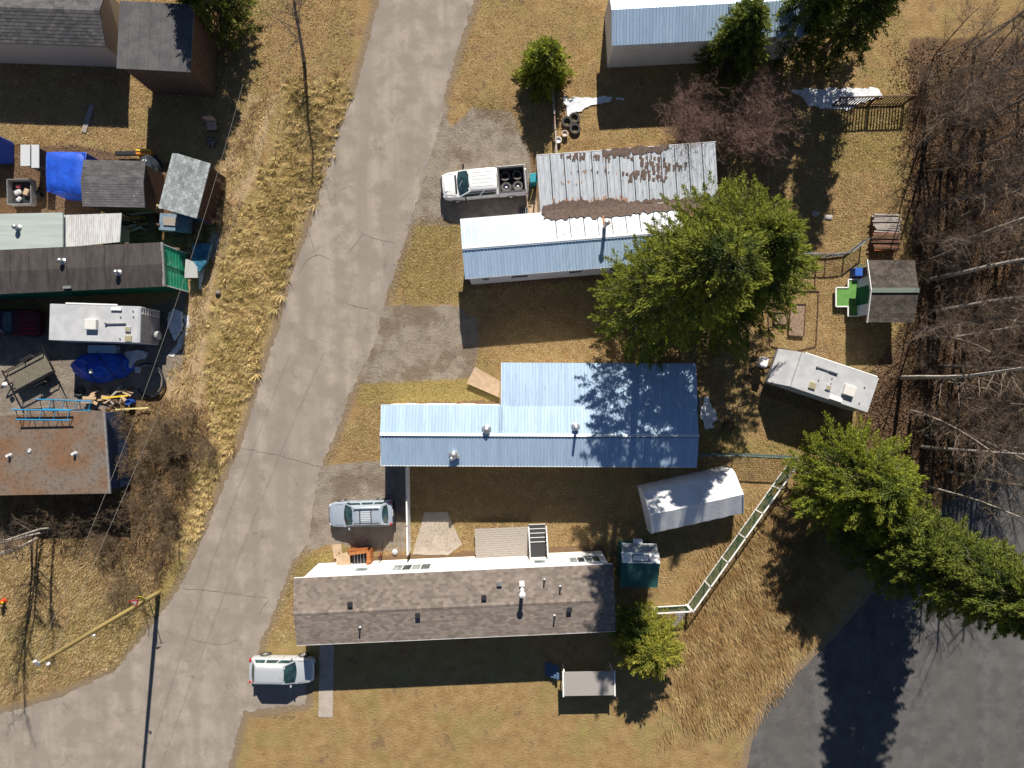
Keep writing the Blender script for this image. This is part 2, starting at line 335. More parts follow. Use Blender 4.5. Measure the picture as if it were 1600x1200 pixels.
patch('path', [(602, 722), (632, 722), (632, 803), (604, 803)], M('old_asphalt', (.12, .11, .11), (.17, .15, .14), 2, .9, bump=.3), 0, .02, .4, .04, kind='structure')
patch('path', [(500, 1000), (522, 1000), (520, 1120), (498, 1120)], MC, 0, .03, .4, .03, kind='structure')
# ---------------------------------------------------------------- grass (uncountable)
def blades(name, polys, n, ln, wd, mat, tilt=.8, clump=0, cl_r=.12, excl=(), wind=None, fade=0):
    bb = [P(px, py) for pl in polys for px, py in pl]; x0, x1 = min(v.x for v in bb), max(v.x for v in bb); y0, y1 = min(v.y for v in bb), max(v.y for v in bb)
    m = n*3; x = rng.uniform(x0, x1, m); y = rng.uniform(y0, y1, m)
    ok = np.zeros(m, bool)
    for pl in polys: ok |= inpoly(x*21+800, 600-y*21, pl)
    if fade:
        d_ = np.max([sdist(x*21+800, 600-y*21, pl) for pl in polys], 0); w3 = np.sin(x*1.3+2*np.sin(y*.7))*np.sin(y*1.1+x*.4)+.5*np.sin(x*3.1-y*2.3); ok &= rng.uniform(size=m) < np.clip((d_+8*w3)/fade, 0.03, 1)*np.clip(.75+.45*w3, .25, 1)
    for pl in excl: ok &= ~inpoly(x*21+800, 600-y*21, pl)
    x, y = x[ok][:n], y[ok][:n]
    if clump:
        per = clump; cx = np.repeat(x, per); cy = np.repeat(y, per); sz = np.repeat(np.clip(rng.lognormal(-.15, .38, len(x)), .35, 1.9), per)
        a = rng.uniform(0, 2*PI, len(cx)); r = rng.uniform(0, 1, len(cx))**.7*cl_r*sz
        x, y = cx+np.cos(a)*r, cy+np.sin(a)*r; dirx, diry = np.cos(a)*tilt, np.sin(a)*tilt; ln_ = ln*sz
    else:
        a = rng.uniform(0, 2*PI, len(x)); dirx, diry = np.cos(a)*tilt, np.sin(a)*tilt; ln_ = ln*rng.uniform(.5, 1.3, len(x))
    if wind: dirx = dirx*.6+wind[0]; diry = diry*.6+wind[1]
    d = np.stack([dirx, diry, np.ones_like(dirx)*.7], 1); d /= np.linalg.norm(d, axis=1)[:, None]
    p = np.stack([x, y, np.zeros_like(x)], 1); b = a+PI/2; s = np.stack([np.cos(b), np.sin(b), np.zeros_like(b)], 1)*wd
    V = np.stack([p-s, p+s, p+d*ln_[:, None]], 1).reshape(-1, 3); Fc = np.arange(len(V)).reshape(-1, 3)
    return npmesh(name, V, Fc, mat, None, 'stuff')
GB1 = M('grass_gold', (.54, .42, .23), (.38, .27, .13), 1.2, .9, island=.45, trans=.25); GB2 = M('grass_straw', (.66, .51, .25), (.48, .37, .15), .5, .9, island=.35, trans=.25)
GB3 = M('grass_olive', (.38, .32, .11), (.50, .38, .17), 1.0, .9, island=.45, trans=.25); GB4 = M('leaf_litter', (.17, .10, .055), (.08, .05, .03), 1.5, .9, island=.6)
HOUSES = [[(715, 335), (1110, 220), (1110, 430), (725, 445)], [(600, 570), (1085, 570), (1085, 725), (600, 725)], [(480, 870), (950, 850), (955, 975), (490, 990)]]
LAWNS = [[(745, 440), (1180, 220), (1330, 170), (1420, 165), (1425, 560), (1250, 720), (1090, 880), (960, 980), (780, 860), (640, 860), (640, 725), (600, 720), (500, 720), (600, 600), (745, 595)],
         [(600, 470), (650, 340), (735, 345), (735, 475)], [(470, 860), (640, 855), (640, 880), (480, 1000), (410, 1010)], [(700, 150), (860, 150), (860, 235), (820, 235), (800, 175), (740, 170)]]
blades('dry_lawn_grass', LAWNS, 150000, .11, .022, GB1, excl=HOUSES)
blades('straw_tussocks', [STRAW], 4300, .36, .026, GB2, clump=34, cl_r=.17, tilt=.8, fade=55)
blades('flattened_straw', [STRAW, PALE], 26000, .38, .02, GB2, tilt=2.2, fade=30, wind=(.5, -.9))
blades('pale_dead_grass', [PALE, BRUSH], 1600, .4, .022, M('grass_dead', (.44, .31, .16), (.28, .18, .09), 1.0, .9, island=.5, trans=.2), clump=16, cl_r=.22, tilt=1.3, fade=20)
blades('green_verge_grass', GREEN, 42000, .16, .02, GB3, excl=[ROAD])
blades('windblown_grass', [[(1070, 900), (1120, 810), (1240, 735), (1330, 850), (1310, 970), (1255, 1040), (1180, 1140), (1020, 1180), (1040, 990)]], 34000, .42, .022, M('grass_wind', (.46, .33, .16), (.33, .21, .09), .7, .9, island=.4, trans=.2), wind=(.35, -.7), fade=60)
blades('lower_verge_grass', [[(0, 840), (230, 870), (255, 930), (180, 1045), (0, 1100)]], 26000, .2, .022, GB1)
blades('upper_yard_grass', [[(0, -20), (560, -20), (545, 150), (430, 160), (380, 240), (330, 280), (240, 240), (0, 225)]], 30000, .16, .022, GB1)
blades('north_yard_grass', [[(760, -40), (1420, -40), (1420, 165), (860, 240), (700, 150)]], 20000, .14, .022, GB1)
def litter(name, poly, n, sz, mat, zt=.05, fade=30):
    bb = [P(px, py) for px, py in poly]; x = rng.uniform(min(v.x for v in bb), max(v.x for v in bb), n*2); y = rng.uniform(min(v.y for v in bb), max(v.y for v in bb), n*2)
    ok = inpoly(x*21+800, 600-y*21, poly) & ~inpoly(x*21+800, 600-y*21, ROAD2); w3 = np.sin(x*1.9+2*np.sin(y*.9))*np.sin(y*1.3); ok &= rng.uniform(size=len(x)) < np.clip((sdist(x*21+800, 600-y*21, poly)+10*w3)/fade, 0, 1); x, y = x[ok][:n], y[ok][:n]; n = len(x)
    c = np.stack([x, y, rng.uniform(.02, zt+.05, n)], 1); u = rng.normal(size=(n, 3)); u[:, 2] *= .4; u /= np.linalg.norm(u, axis=1)[:, None]
    v = np.cross(u, rng.normal(size=(n, 3))); v /= np.linalg.norm(v, axis=1)[:, None]; s = sz*rng.uniform(.5, 1.4, (n, 1))
    V = np.stack([c-u*s, c-v*s*.5, c+u*s, c+v*s*.5], 1).reshape(-1, 3); return npmesh(name, V, np.arange(len(V)).reshape(-1, 4), mat, None, 'stuff')
litter('forest_leaf_litter', [(1385, 60)]+LITTER[1:7]+[(1350, 720), (1300, 700), (1330, 600), (1370, 530), (1395, 480), (1400, 400)], 80000, .07, GB4, fade=50)
litter('lawn_debris', [(600, 380), (700, 130), (1440, 60), (1440, 560), (1200, 1000), (640, 900), (480, 760)], 26000, .035, M('dry_leaf_bits', (.10, .06, .035), (.2, .12, .07), 2, .9, island=.5), .02)
litter('verge_debris', [(-20, 60), (560, 60), (480, 400), (280, 900), (-20, 1100)], 14000, .035, MATS['dry_leaf_bits'], .02)
for nm_, pl_ in (('road_edge_leaves', [(1180, 1060), (1290, 960), (1470, 780), (1600, 660), (1640, 720), (1500, 900), (1440, 1100), (1200, 1160)]),):
    keep_ = ROAD2; ROAD2 = [(0, 0), (1, 0), (1, 1)]; litter(nm_, pl_, 3500, .05, MATS['dry_leaf_bits'], .02, 60); ROAD2 = keep_
litter('brush_leaf_litter', BRUSH, 12000, .06, GB4)
# ---------------------------------------------------------------- building materials
WHITE = M('white_siding', (.80, .78, .74), (.72, .70, .66), 1.5, .6, bump=.02); TRIM = M('white_trim', (.82, .82, .82), (.74, .74, .74), 3, .5)
BLUEROOF = M('pale_blue_metal', (.50, .65, .82), (.44, .58, .75), .7, .42, .35, c3=(.34, .46, .60), s3=3, thr3=(.52, .8), stretch=(3.2, .35, 1))
RIB = M('roof_rib', (.42, .52, .60), rough=.5, metal=.3)
RIDGE = M('ridge_cap', (.30, .40, .52), rough=.5, metal=.3)
GLASS = M('window_glass', (.10, .13, .14), (.28, .33, .33), 1.2, .08, spec=.8); DARKG = M('dark_glass', (.012, .03, .035), (.03, .07, .075), 3, .06, spec=.9)
GREY = M('grey_metal', (.42, .42, .42), (.3, .3, .3), 5, .45, .5); DARK = M('black_plastic', (.03, .03, .035), rough=.5); GALV = M('galvanised', (.55, .55, .56), (.35, .35, .36), 14, .35, .7)
RUST = M('weathered_tin', (.50, .53, .57), (.40, .44, .49), 1.3, .5, .25, c3=(.27, .17, .12), s3=2.2, thr3=(.58, .72), stretch=(4, .7, 1))
WOOD = M('grey_wood', (.40, .36, .32), (.31, .275, .245), 5, .85, stretch=(.6, 6, 6), c3=(.2, .16, .14), s3=9, island=.15); BROWNW = M('brown_wood', (.13, .075, .05), (.08, .05, .035), 5, .85, c3=(.2, .13, .09), s3=12, island=.3)
TANW = M('plywood', (.50, .37, .25), (.42, .30, .20), 3, .8, island=.1); ORANGEW = M('orange_wood', (.45, .17, .05), (.33, .12, .04), 4, .6); BLACKM = M('black_metal', (.02, .02, .022), rough=.5)
SHING = M('taupe_shingle', (.235, .195, .168), (.205, .17, .147), 1.0, .95, c3=(.12, .10, .085), s3=30, island=.26)
SHINGG = M('grey_shingle', (.33, .36, .37), (.25, .28, .29), 2, .95, island=.3); SHIND = M('charcoal_shingle', (.075, .075, .08), (.11, .105, .11), 1, .95, c3=(.17, .16, .155), s3=18, island=.3)
BLUET = M('blue_tarp', (.02, .10, .62), (.015, .07, .45), 2, .45, bump=.15, bscale=6); SNOW = M('snow', (.80, .83, .88), (.62, .65, .70), 3, .7, bump=.5, bscale=10, c3=(.3, .27, .22), s3=14, thr3=(.57, .68))
RUBBER = M('tyre_rubber', (.045, .043, .042), (.07, .065, .06), 12, .85); TREADG = M('dusty_tyre', (.16, .15, .14), (.09, .085, .08), 14, .85)
WPAINT = M('white_car_paint', (.82, .82, .82), rough=.22, spec=.6); SPAINT = M('silver_blue_paint', (.46, .53, .62), rough=.25, metal=.35, spec=.6); SPAINT2 = M('silver_paint', (.60, .63, .66), rough=.25, metal=.35, spec=.6)
CHROME = M('wheel_alloy', (.62, .62, .63), rough=.25, metal=.9); REDL = M('tail_lamp_red', (.45, .01, .02), rough=.2); LAMPC = M('headlamp_clear', (.7, .72, .75), rough=.1)
GREENP = M('green_paint', (.03, .20, .12), (.02, .14, .09), 3, .6); GREENC = M('green_carpet', (.10, .26, .06), (.14, .30, .08), 3, .95, bump=.2, bscale=50)
CANV = M('white_canvas', (.84, .84, .85), (.76, .76, .78), 1.5, .6, bump=.25, bscale=5); RVW = M('rv_white', (.50, .51, .53), (.43, .44, .46), 1.3, .5, c3=(.42, .43, .45), s3=5, thr3=(.6, .78))
RVSIDE = M('rv_side', (.5, .53, .58), rough=.4); NAVY = M('navy_panel', (.03, .06, .13), rough=.6)
def ribbed(x0, x1, ya, za, yb, zb, pitch=.23, h=.042, th=.03):
    """corrugated sheet sloping from (ya,za) to (yb,zb), ribs run up the slope"""
    m = MB(); prof = [(x0, 0)]; x = x0+pitch*.5
    while x+.05 < x1-.02:
        prof += [(x-.035, 0), (x-.018, h), (x+.018, h), (x+.035, 0)]; x += pitch
    prof.append((x1, 0)); n = len(prof)
    m.add([(p, ya, za+q) for p, q in prof]+[(p, yb, zb+q) for p, q in prof], [(i, i+1, n+i+1, n+i) for i in range(n-1)])
    m.add([(x0, ya, za-th), (x1, ya, za-th), (x1, yb, zb-th), (x0, yb, zb-th), (x0, ya, za), (x1, ya, za), (x1, yb, zb), (x0, yb, zb)], [(0, 3, 2, 1), (0, 1, 5, 4), (1, 2, 6, 5), (2, 3, 7, 6), (3, 0, 4, 7)])
    return m
def panels(par, x0, x1, ya, za, yb, zb, pw, mat, pitch=.23, h=.042, gap=.006, name='roof_panel', zoff=True):
    n = max(1, round((x1-x0)/pw)); pw = (x1-x0)/n; o = ribbed(x0, x0+pw-gap, ya, za, yb, zb, pitch, h).build(name, mat, par)
    for i in range(1, n):
        c = o.copy(); C.objects.link(c); c.parent = par; c.location = (i*pw, 0, .003*(i % 2))
    return o
def shingles(par, x0, x1, ya, za, yb, zb, mat, course=.16, tab=.32, name='shingle', seed=0, back=None):
    L = math.hypot(yb-ya, zb-za); n = max(2, int(L/course)); u = Vector((0, (yb-ya)/L, (zb-za)/L)); nr = Vector((1, 0, 0)).cross(u)
    if nr.z < 0: nr = -nr
    vs = []; fs = []; rr = random.Random(seed)
    for i in range(n):
        o0 = Vector((0, ya, za))+u*(i*L/n); o1 = Vector((0, ya, za))+u*min(L, (i+1.08)*L/n)
        x = x0-(tab*.5 if i % 2 else 0)
        while x < x1:
            a = max(x0, x+.012); b = min(x1, x+tab*rr.choice((1, 1, 1, .97))-.012)
            if b-a > .03:
                k_ = len(vs); t = .010+rr.uniform(0, .005)
                vs += [o0+Vector((a, 0, 0))+nr*t, o0+Vector((b, 0, 0))+nr*t, o1+Vector((b, 0, 0))+nr*.002, o1+Vector((a, 0, 0))+nr*.002, o0+Vector((a, 0, 0)), o0+Vector((b, 0, 0))]
                fs += [(k_, k_+1, k_+2, k_+3), (k_+4, k_+5, k_+1, k_)]
            x += tab
    vs = np.array([tuple(v) for v in vs]); fs = np.array(fs)
    sh = npmesh(name, vs, fs, mat, par, 'stuff'); sh.data.shade_flat()
    MB().add([(x0, ya, za), (x1, ya, za), (x1, yb, zb), (x0, yb, zb), (x0, ya, za-.08), (x1, ya, za-.08), (x1, yb, zb-.08), (x0, yb, zb-.08)],
             [(0, 1, 2, 3), (7, 6, 5, 4), (0, 4, 5, 1), (1, 5, 6, 2), (2, 6, 7, 3), (3, 7, 4, 0)]).build('roof_deck', back or mat, par)
    return sh
def gable_walls(par, x0, x1, y0, y1, ze, zr, mat, name='wall', yr=None, z0=0.0):
    yr = (y0+y1)/2 if yr is None else yr
    return MB().extx([(y0, z0), (y1, z0), (y1, ze), (yr, zr), (y0, ze)], x0, x1).build(name, mat, par)
def lap_siding(par, x0, x1, y, s, z0, z1, mat, step=.2, name='siding_board'):
    n = int((z1-z0)/step)
    o = MB().add([(x0, y, z0), (x1, y, z0), (x1, y+s*.022, z0), (x0, y+s*.022, z0), (x0, y+s*.004, z0+step), (x1, y+s*.004, z0+step)], [(0, 1, 2, 3), (3, 2, 5, 4)]).build(name, mat, par)
    for i in range(1, n):
        c = o.copy(); C.objects.link(c); c.parent = par; c.location = (0, 0, i*step)
def window(par, xc, y, s, zc, w_, h_, n=1, glass=None):
    m = MB(); t = .06
    for zz in (-1, 1): m.box((xc, y+s*.045, zc+zz*(h_/2+t/2)), (w_+2*t, .09, t))
    for i in range(n+1): m.box((xc-w_/2+i*w_/n+(-t/2 if i == 0 else t/2 if i == n else 0), y+s*.045, zc), (t, .088, h_))
    f = m.build('window', TRIM, par)
    for i in range(n):
        a = xc-w_/2+i*w_/n+(.0 if i == 0 else t/2); b = xc-w_/2+(i+1)*w_/n-(0 if i == n-1 else t/2)
        MB().box(((a+b)/2, y+s*.02, zc), (b-a-.004, .03, h_-.004)).build('pane', glass or (GLASS if i % 2 == 0 or n == 1 else DARKG), f)
    return f
def seg(a, b):  # local helper: roof height interpolation
    return lambda y: a[1]+(b[1]-a[1])*(y-a[0])/(b[0]-a[0])
def vent_pipe(par, x, y, z, r=.06, h=.35, mat=DARK, cap=None):
    o = MB().tube((x, y, z-.15), (x, y, z+h), r, r, 12).build('vent_pipe', mat, par, smooth=40)
    MB().lathe([(r*2.2, -.0), (r*2.2, .02), (r*1.1, .07)], (x, y, z+.01), 12).build('flashing', GREY, o)
    if cap: MB().lathe([(0, .1), (r*1.9, .03), (r*1.9, 0), (0, 0)], (x, y, z+h+.03), 12).build('rain_cap', cap, o, smooth=40)
def box_vent(par, x, y, z, s=.36, mat=DARK, lip=True):
    o = MB().box((x, y, z+.08), (s*.8, s*.8, .22)).build('roof_vent', mat, par)
    MB().box((x, y, z+.215), (s, s, .05)).build('vent_cap', mat, o, bevel=.015)
def turbine(par, x, y, z, flue=None, r=.17):
    o = MB().lathe([(r*1.5, 0), (r*1.5, .03), (r*.8, .1), (r*.8, .22)], (x, y, z), 18).build('vent_base', GALV, par, smooth=30)
    MB().lathe([(r*.8, 0), (r*1.15, .08), (r*1.15, .16), (r*.7, .25), (0, .28)], (x, y, z+.2), 18).build('vent_dome', GALV, o, smooth=50)
def debris(par, pts, zc, mat, zpx, th=.02, seed=0, name='roof_debris', amp=.12, step=.16):
    m = MB(); p = rough_poly(pts, step, amp, zpx, seed); n = len(p); inv = INFO[par.name].inverted()
    q = [inv @ v for v in p]; vs = [(v.x, v.y, zc(v.y)+th) for v in q]+[(v.x, v.y, zc(v.y)+.002) for v in q]
    m.add(vs, [tuple(range(n))]+[(i, (i+1) % n, n+(i+1) % n, n+i) for i in range(n)]); o = m.build(name, mat, par, kind='stuff'); return o
NEEDLE = M('needle_debris', (.115, .082, .068), (.165, .12, .10), 5, .95, c3=(.07, .05, .04), s3=30, bump=.5, bscale=30)
# ---------------------------------------------------------------- mobile home 1 (north) and carport
a1 = P(719, 343, 3.25); b1 = P(727, 432, 3.25); rot1 = R(4.6)
W1 = 4.1; L1 = 15.2
def frame_from(corner, rot, dx, dy):  # centre such that local corner (dx,dy) falls on 'corner'
    v = Matrix.Rotation(rot, 3, 'Z') @ Vector((dx, dy, 0)); return (corner.x-v.x, corner.y-v.y, 0)
h1 = thing('mobile_home', 'mobile home with pale blue metal roof half hidden under the big spreading conifer', 'mobile home', frame_from(a1, rot1, -L1/2, W1/2), rot1)
gable_walls(h1, -L1/2+.25, L1/2-.25, -W1/2+.12, W1/2-.2, 3.2, 3.58, M('lilac_siding', (.52, .52, .58), (.46, .46, .52), 2, .6))
for s in (-1, 1): pass
zr1 = 3.66
panels(h1, -L1/2, L1/2, -W1/2, 3.25, 0, zr1, .92, BLUEROOF)
panels(h1, -L1/2, -L1/2+5.6, W1/2, 3.25, 0, zr1, .46, M('pale_white_metal', (.42, .49, .57), (.38, .45, .53), .7, .42, .2), pitch=.23, gap=.014)
panels(h1, -L1/2+5.6, L1/2, W1/2-.02, 3.25, 0, zr1, .93, RUST, pitch=.31, gap=.06, h=.02)
MB().box((-L1/2+2.8+2.4, 0, zr1+.045), (L1, .2, .03)).build('ridge_cap', TRIM, h1).location = (-2.4+L1/2-2.8, 0, 0)
MB().box((0, -.16, zr1+.012), (L1, .07, .04), rx=0).build('ridge_trim', RIDGE, h1)
MB().extx([(-W1/2-.02, 3.17), (-W1/2-.02, 3.25), (-W1/2+.03, 3.25), (-W1/2+.03, 3.17)], -L1/2, L1/2).build('eave_trim', TRIM, h1)
MB().extx([(W1/2+.0, 3.17), (W1/2+.0, 3.24), (W1/2+.05, 3.24), (W1/2+.05, 3.17)], -L1/2, L1/2).build('eave_trim', TRIM, h1)
for xx, ww in ((-6.2, .5), (-3.8, 1.2), (.2, 1.0), (3.2, 1.2)): window(h1, xx, -W1/2+.12, -1, 2.2, ww, .8, 1, DARKG)
z_n1 = lambda y: zr1 + (3.25-zr1)*abs(y)/(W1/2)
o = MB().tube((2.2, .62, 3.6), (2.2, .62, 4.7), .12, .12, 14).build('chimney', GALV, h1, smooth=40)
MB().lathe([(.0, .16), (.2, .06), (.2, 0), (0, 0)], (2.2, .62, 4.8), 14).build('chimney_cap', GREY, o, smooth=40)
MB().box((2.2, 1.1, z_n1(1.1)+.05), (.1, .8, .06), rx=-R(11)).build('chimney_brace', ORANGEW, o)
# carport
ac = P(838, 243, 3.3); rotc = R(4.3); Lc = 12.4; Wc = 4.05
cp = thing('carport', 'wide carport under rust streaked tin sheets with dark seams beside the pale blue mobile home', 'carport', frame_from(ac, rotc, -Lc/2, Wc/2), rotc)
panels(cp, -Lc/2, Lc/2, -Wc/2, 3.12, Wc/2, 3.3, .95, RUST, pitch=.316, gap=.065, h=.025)
MB().add([(-Lc/2+.02, -Wc/2+.02, 3.06), (Lc/2-.02, -Wc/2+.02, 3.06), (Lc/2-.02, Wc/2-.02, 3.24), (-Lc/2+.02, Wc/2-.02, 3.24)], [(0, 1, 2, 3)]).build('underlay', DARK, cp)
MB().add([(-L1/2+.02, .05, zr1-.06), (L1/2-.02, .05, zr1-.06), (L1/2-.02, W1/2-.04, 3.19), (-L1/2+.02, W1/2-.04, 3.19)], [(0, 1, 2, 3)]).build('underlay', DARK, h1)
m = MB()
for y in (-Wc/2+.2, 0, Wc/2-.2): m.box((0, y, 3.03+(y+Wc/2)*.044), (Lc-.1, .09, .12))
m.build('roof_beam', BROWNW, cp)
for i in range(5):
    for y in (Wc/2-.2,): MB().box((-Lc/2+.15+i*(Lc-.3)/4, y, 1.55), (.1, .1, 3.1)).build('post', BROWNW, cp)
MB().box((0, Wc/2+.005+.02, 3.27), (Lc, .035, .1)).build('fascia', TRIM, cp)
zc_ = lambda y: 3.12+.18*(y+Wc/2)/Wc+.022
debris(cp, [(848, 331), (849, 322), (865, 320), (880, 316), (905, 315), (925, 318), (945, 312), (960, 314), (985, 317), (1020, 312), (1060, 312), (1100, 310), (1105, 318), (1010, 322), (900, 328)], zc_, NEEDLE, 2.95)
debris(h1, [(849, 342), (870, 344), (905, 339), (930, 341), (1000, 334), (1110, 326), (1110, 312), (1000, 317), (900, 324), (848, 330)], lambda y: max(3.27, z_n1(y)+.03) if y < W1/2+.05 else 3.3, NEEDLE, 3.3, .03, 1)
for pts_ in [[(852, 336), (852, 344), (862, 345), (862, 336)]]: pass
debris(cp, [(940, 239), (960, 235), (1000, 232), (1044, 229), (1045, 236), (1028, 241), (1010, 239), (1000, 244), (985, 241), (972, 247), (955, 243), (943, 247)], zc_, NEEDLE, 3.0, seed=2, amp=.1)
rq = random.Random(12)
for i in range(120):
    cx_, cy_, ex, ey = rq.choice(((1008, 276, 36, 9), (1008, 276, 30, 7), (1014, 262, 16, 8), (1050, 260, 20, 5), (905, 246, 30, 4), (990, 246, 50, 5)))
    px = cx_+rq.uniform(-1, 1)*ex; py = cy_+rq.uniform(-1, 1)*ey; w_ = rq.uniform(2, 6); l_ = rq.uniform(3, 9)
    debris(cp, [(px, py-l_/2), (px+w_, py-l_/2+rq.uniform(-1, 1)), (px+w_*.8, py+l_/2), (px+.5, py+l_/2+rq.uniform(-2, 1))], zc_, NEEDLE, 3.3, .008+.0001*i, 200+i, 'roof_debris', .03, .12)
STAIN = M('rust_stain', (.38, .16, .07), (.24, .10, .05), 8, .8, c3=(.55, .5, .45), s3=22, thr3=(.5, .6))
rr = random.Random(4)
for i in range(46):
    px = 858+rr.uniform(0, 120); l_ = rr.uniform(3, 11); yb = 322-(px-858)*.055
    debris(cp, [(px, yb-l_), (px+rr.uniform(1, 3), yb-l_+1), (px+3.2, yb+2), (px-1, yb+2)], zc_, STAIN, 2.95, .004, i, 'rust_stain', .02, .3)
for i in range(26):
    px = 870+rr.uniform(0, 80); py = rr.choice((244, 246, 262, 266, 285))+rr.uniform(-3, 4)
    debris(cp, [(px, py), (px+rr.uniform(1, 4), py), (px+2, py+rr.uniform(1.5, 6)), (px, py+2)], zc_, STAIN if i % 3 else NEEDLE, 3.0, .004, 60+i, 'rust_stain', .02, .3)
# ---------------------------------------------------------------- mobile home 2 (centre)
rot2 = R(-.3); L2 = 21.75; W2 = 4.2; a2 = P(596, 632, 3.25)
h2 = thing('mobile_home', 'pale blue metal roofed mobile home in the middle, dappled by tree shade', 'mobile home', frame_from(a2, rot2, -L2/2, W2/2), rot2)
gable_walls(h2, -L2/2+.25, L2/2-.15, -W2/2+.15, W2/2-.04, 3.2, 3.58, WHITE)
zr2 = 3.68; xe = -L2/2+8.25; Wx = 2.95
panels(h2, -L2/2, L2/2, -W2/2, 3.25, 0, zr2, .9, BLUEROOF)
panels(h2, -L2/2, L2/2, W2/2, 3.25, 0, zr2, .9, BLUEROOF)
panels(h2, xe, xe+13.55, W2/2+Wx, 2.85, W2/2, 3.245, .9, BLUEROOF)
MB().box((xe+13.4/2+.05, W2/2+Wx/2-.05, 1.38), (13.3, Wx-.25, 2.76)).build('addition_wall', WHITE, h2)
MB().box((0, .09, zr2+.04), (L2, .2, .03), rx=-R(14)).build('ridge_cap', M('ridge_cap_pale', (.7, .76, .8), rough=.5, metal=.2), h2)
MB().box((0, -.03, zr2+.035), (L2, .05, .03)).build('ridge_trim', DARK, h2)
MB().extx([(-W2/2-.04, 3.14), (-W2/2-.04, 3.26), (-W2/2+.01, 3.26), (-W2/2+.01, 3.14)], -L2/2, L2/2).build('gutter', TRIM, h2)
MB().box((-L2/2-.01, 0, 3.28), (.03, W2, .1)).build('rake_trim', TRIM, h2)
MB().box((xe-.01, W2/2+Wx/2, 2.98), (.03, Wx, .1), rx=R(-7.6)).build('rake_trim', TRIM, h2)
zf2 = lambda y: zr2+(3.25-zr2)*abs(y)/(W2/2)
for xx, ww in ((-9.0, .7), (-6.9, 2.0), (-5.0, .9)): window(h2, xx, W2/2-.04, 1, 2.1, ww, 1.0, 2 if ww > 1 else 1)
for px, py, kind in ((760, 672, 0), (900, 668, 1), (708, 712, 2)):
    p = INFO[h2.name].inverted() @ P(px, py, 3.9)
    if kind == 1:
        turbine(h2, p.x, p.y, zf2(p.y), r=.2); MB().tube((p.x, p.y-.02, 3.9), (p.x, p.y-.02, 4.75), .09, .09, 12).build('flue', GALV, h2, smooth=40)
    elif kind == 0: turbine(h2, p.x, p.y, zf2(p.y), r=.22)
    else:
        turbine(h2, p.x, p.y, zf2(p.y), r=.24); turbine(h2, p.x-.12, p.y-.22, zf2(p.y)+.1, r=.12); box_vent(h2, p.x+.3, p.y-.12, zf2(p.y), .2, GREY)
MB().path([(-2.6+.05, 2.0, 3.32), (-2.6+.05, .4, 3.86)], .012).path([(-2.75+.05, 2.0, 3.32), (-2.75+.05, .4, 3.86)], .012).build('roof_cable', DARK, h2)
# ramp of plywood by home 2
MB().prism([tuple(P(x, y, .35)[:2]) for x, y in ((729, 599), (742, 573), (782, 596), (780, 621))], .28, .36).build('access_ramp', TANW, bevel=.01)
tag(bpy.data.objects['access_ramp'], 'tan plywood ramp angled up to the corner of the blue roofed addition', 'ramp')
# ---------------------------------------------------------------- mobile home 3 (south) shingled
rot3 = R(2.55); L3 = 21.85; W3 = 4.6; ze3 = 3.5; zr3 = 3.86; a3 = P(459, 903.5, ze3)
h3 = thing('mobile_home', 'white sided mobile home with taupe shingle roof and grey plank deck', 'mobile home', frame_from(a3, rot3, -L3/2, W3/2), rot3)
gable_walls(h3, -L3/2+.58, L3/2-.25, -W3/2+.25, W3/2-.06, ze3-.02, zr3-.14, WHITE)
lap_siding(h3, -L3/2+.58, L3/2-.25, W3/2-.06, 1, 0.1, ze3-.12, WHITE, .2)
shingles(h3, -L3/2, L3/2, -W3/2, ze3, 0, zr3, SHING, .15, .33, seed=1)
shingles(h3, -L3/2, L3/2, W3/2, ze3, 0, zr3, SHING, .19, .33, seed=2)
m = MB(); x = -L3/2
while x < L3/2-.05:
    m.add([(x, -.17, zr3-.012), (x+.29, -.17, zr3-.012), (x+.29, 0, zr3+.03), (x, 0, zr3+.03), (x, .17, zr3-.012), (x+.29, .17, zr3-.012)], [(0, 1, 2, 3), (3, 2, 5, 4)]); x += .3
m.build('ridge_shingle', SHING, h3, kind='stuff')
MB().extx([(-W3/2-.03, ze3-.13), (-W3/2-.03, ze3+.01), (-W3/2-.002, ze3+.01), (-W3/2-.002, ze3-.13)], -L3/2, L3/2).build('gutter', TRIM, h3)
MB().extx([(W3/2+.002, ze3-.1), (W3/2+.002, ze3+.01), (W3/2+.03, ze3+.01), (W3/2+.03, ze3-.1)], -L3/2, L3/2).build('fascia', TRIM, h3)
def loc3(px, py, z): return INFO[h3.name].inverted() @ P(px, py, z)
for px, w_, n in ((563, .85, 1), (642, 2.6, 4), (843, .75, 1), (914, 2.1, 4)):
    p = loc3(px, 880 if px < 700 else 870, 2.5); window(h3, p.x, W3/2-.06, 1, 2.15, w_, 1.35 if n > 1 else .9, n)
zf3 = lambda y: zr3+(ze3-zr3)*abs(y)/(W3/2)
for px, py in ((546, 946), (756, 935), (652, 963), (780, 914), (890, 954)):
    p = loc3(px, py, 4.1); box_vent(h3, p.x, p.y, zf3(p.y), .34, GREY if px == 780 else DARK)
for px, py in ((560, 985), (851, 910), (867, 966), (876, 920)):
    p = loc3(px, py, 4.1); vent_pipe(h3, p.x, p.y, zf3(p.y), .055, .42)
p = loc3(816, 924, 4.3); o = MB().tube((p.x, p.y, 3.9), (p.x, p.y, 4.95), .13, .13, 14).build('flue', TRIM, h3, smooth=40)
MB().lathe([(0, .2), (.2, .1), (.22, .02), (.1, -.02)], (p.x, p.y, 4.95), 14).build('flue_cap', TRIM, o, smooth=40)
MB().box((p.x, p.y+.35, zf3(p.y)+.1), (.35, .35, .12)).build('flue_flashing', TRIM, o)
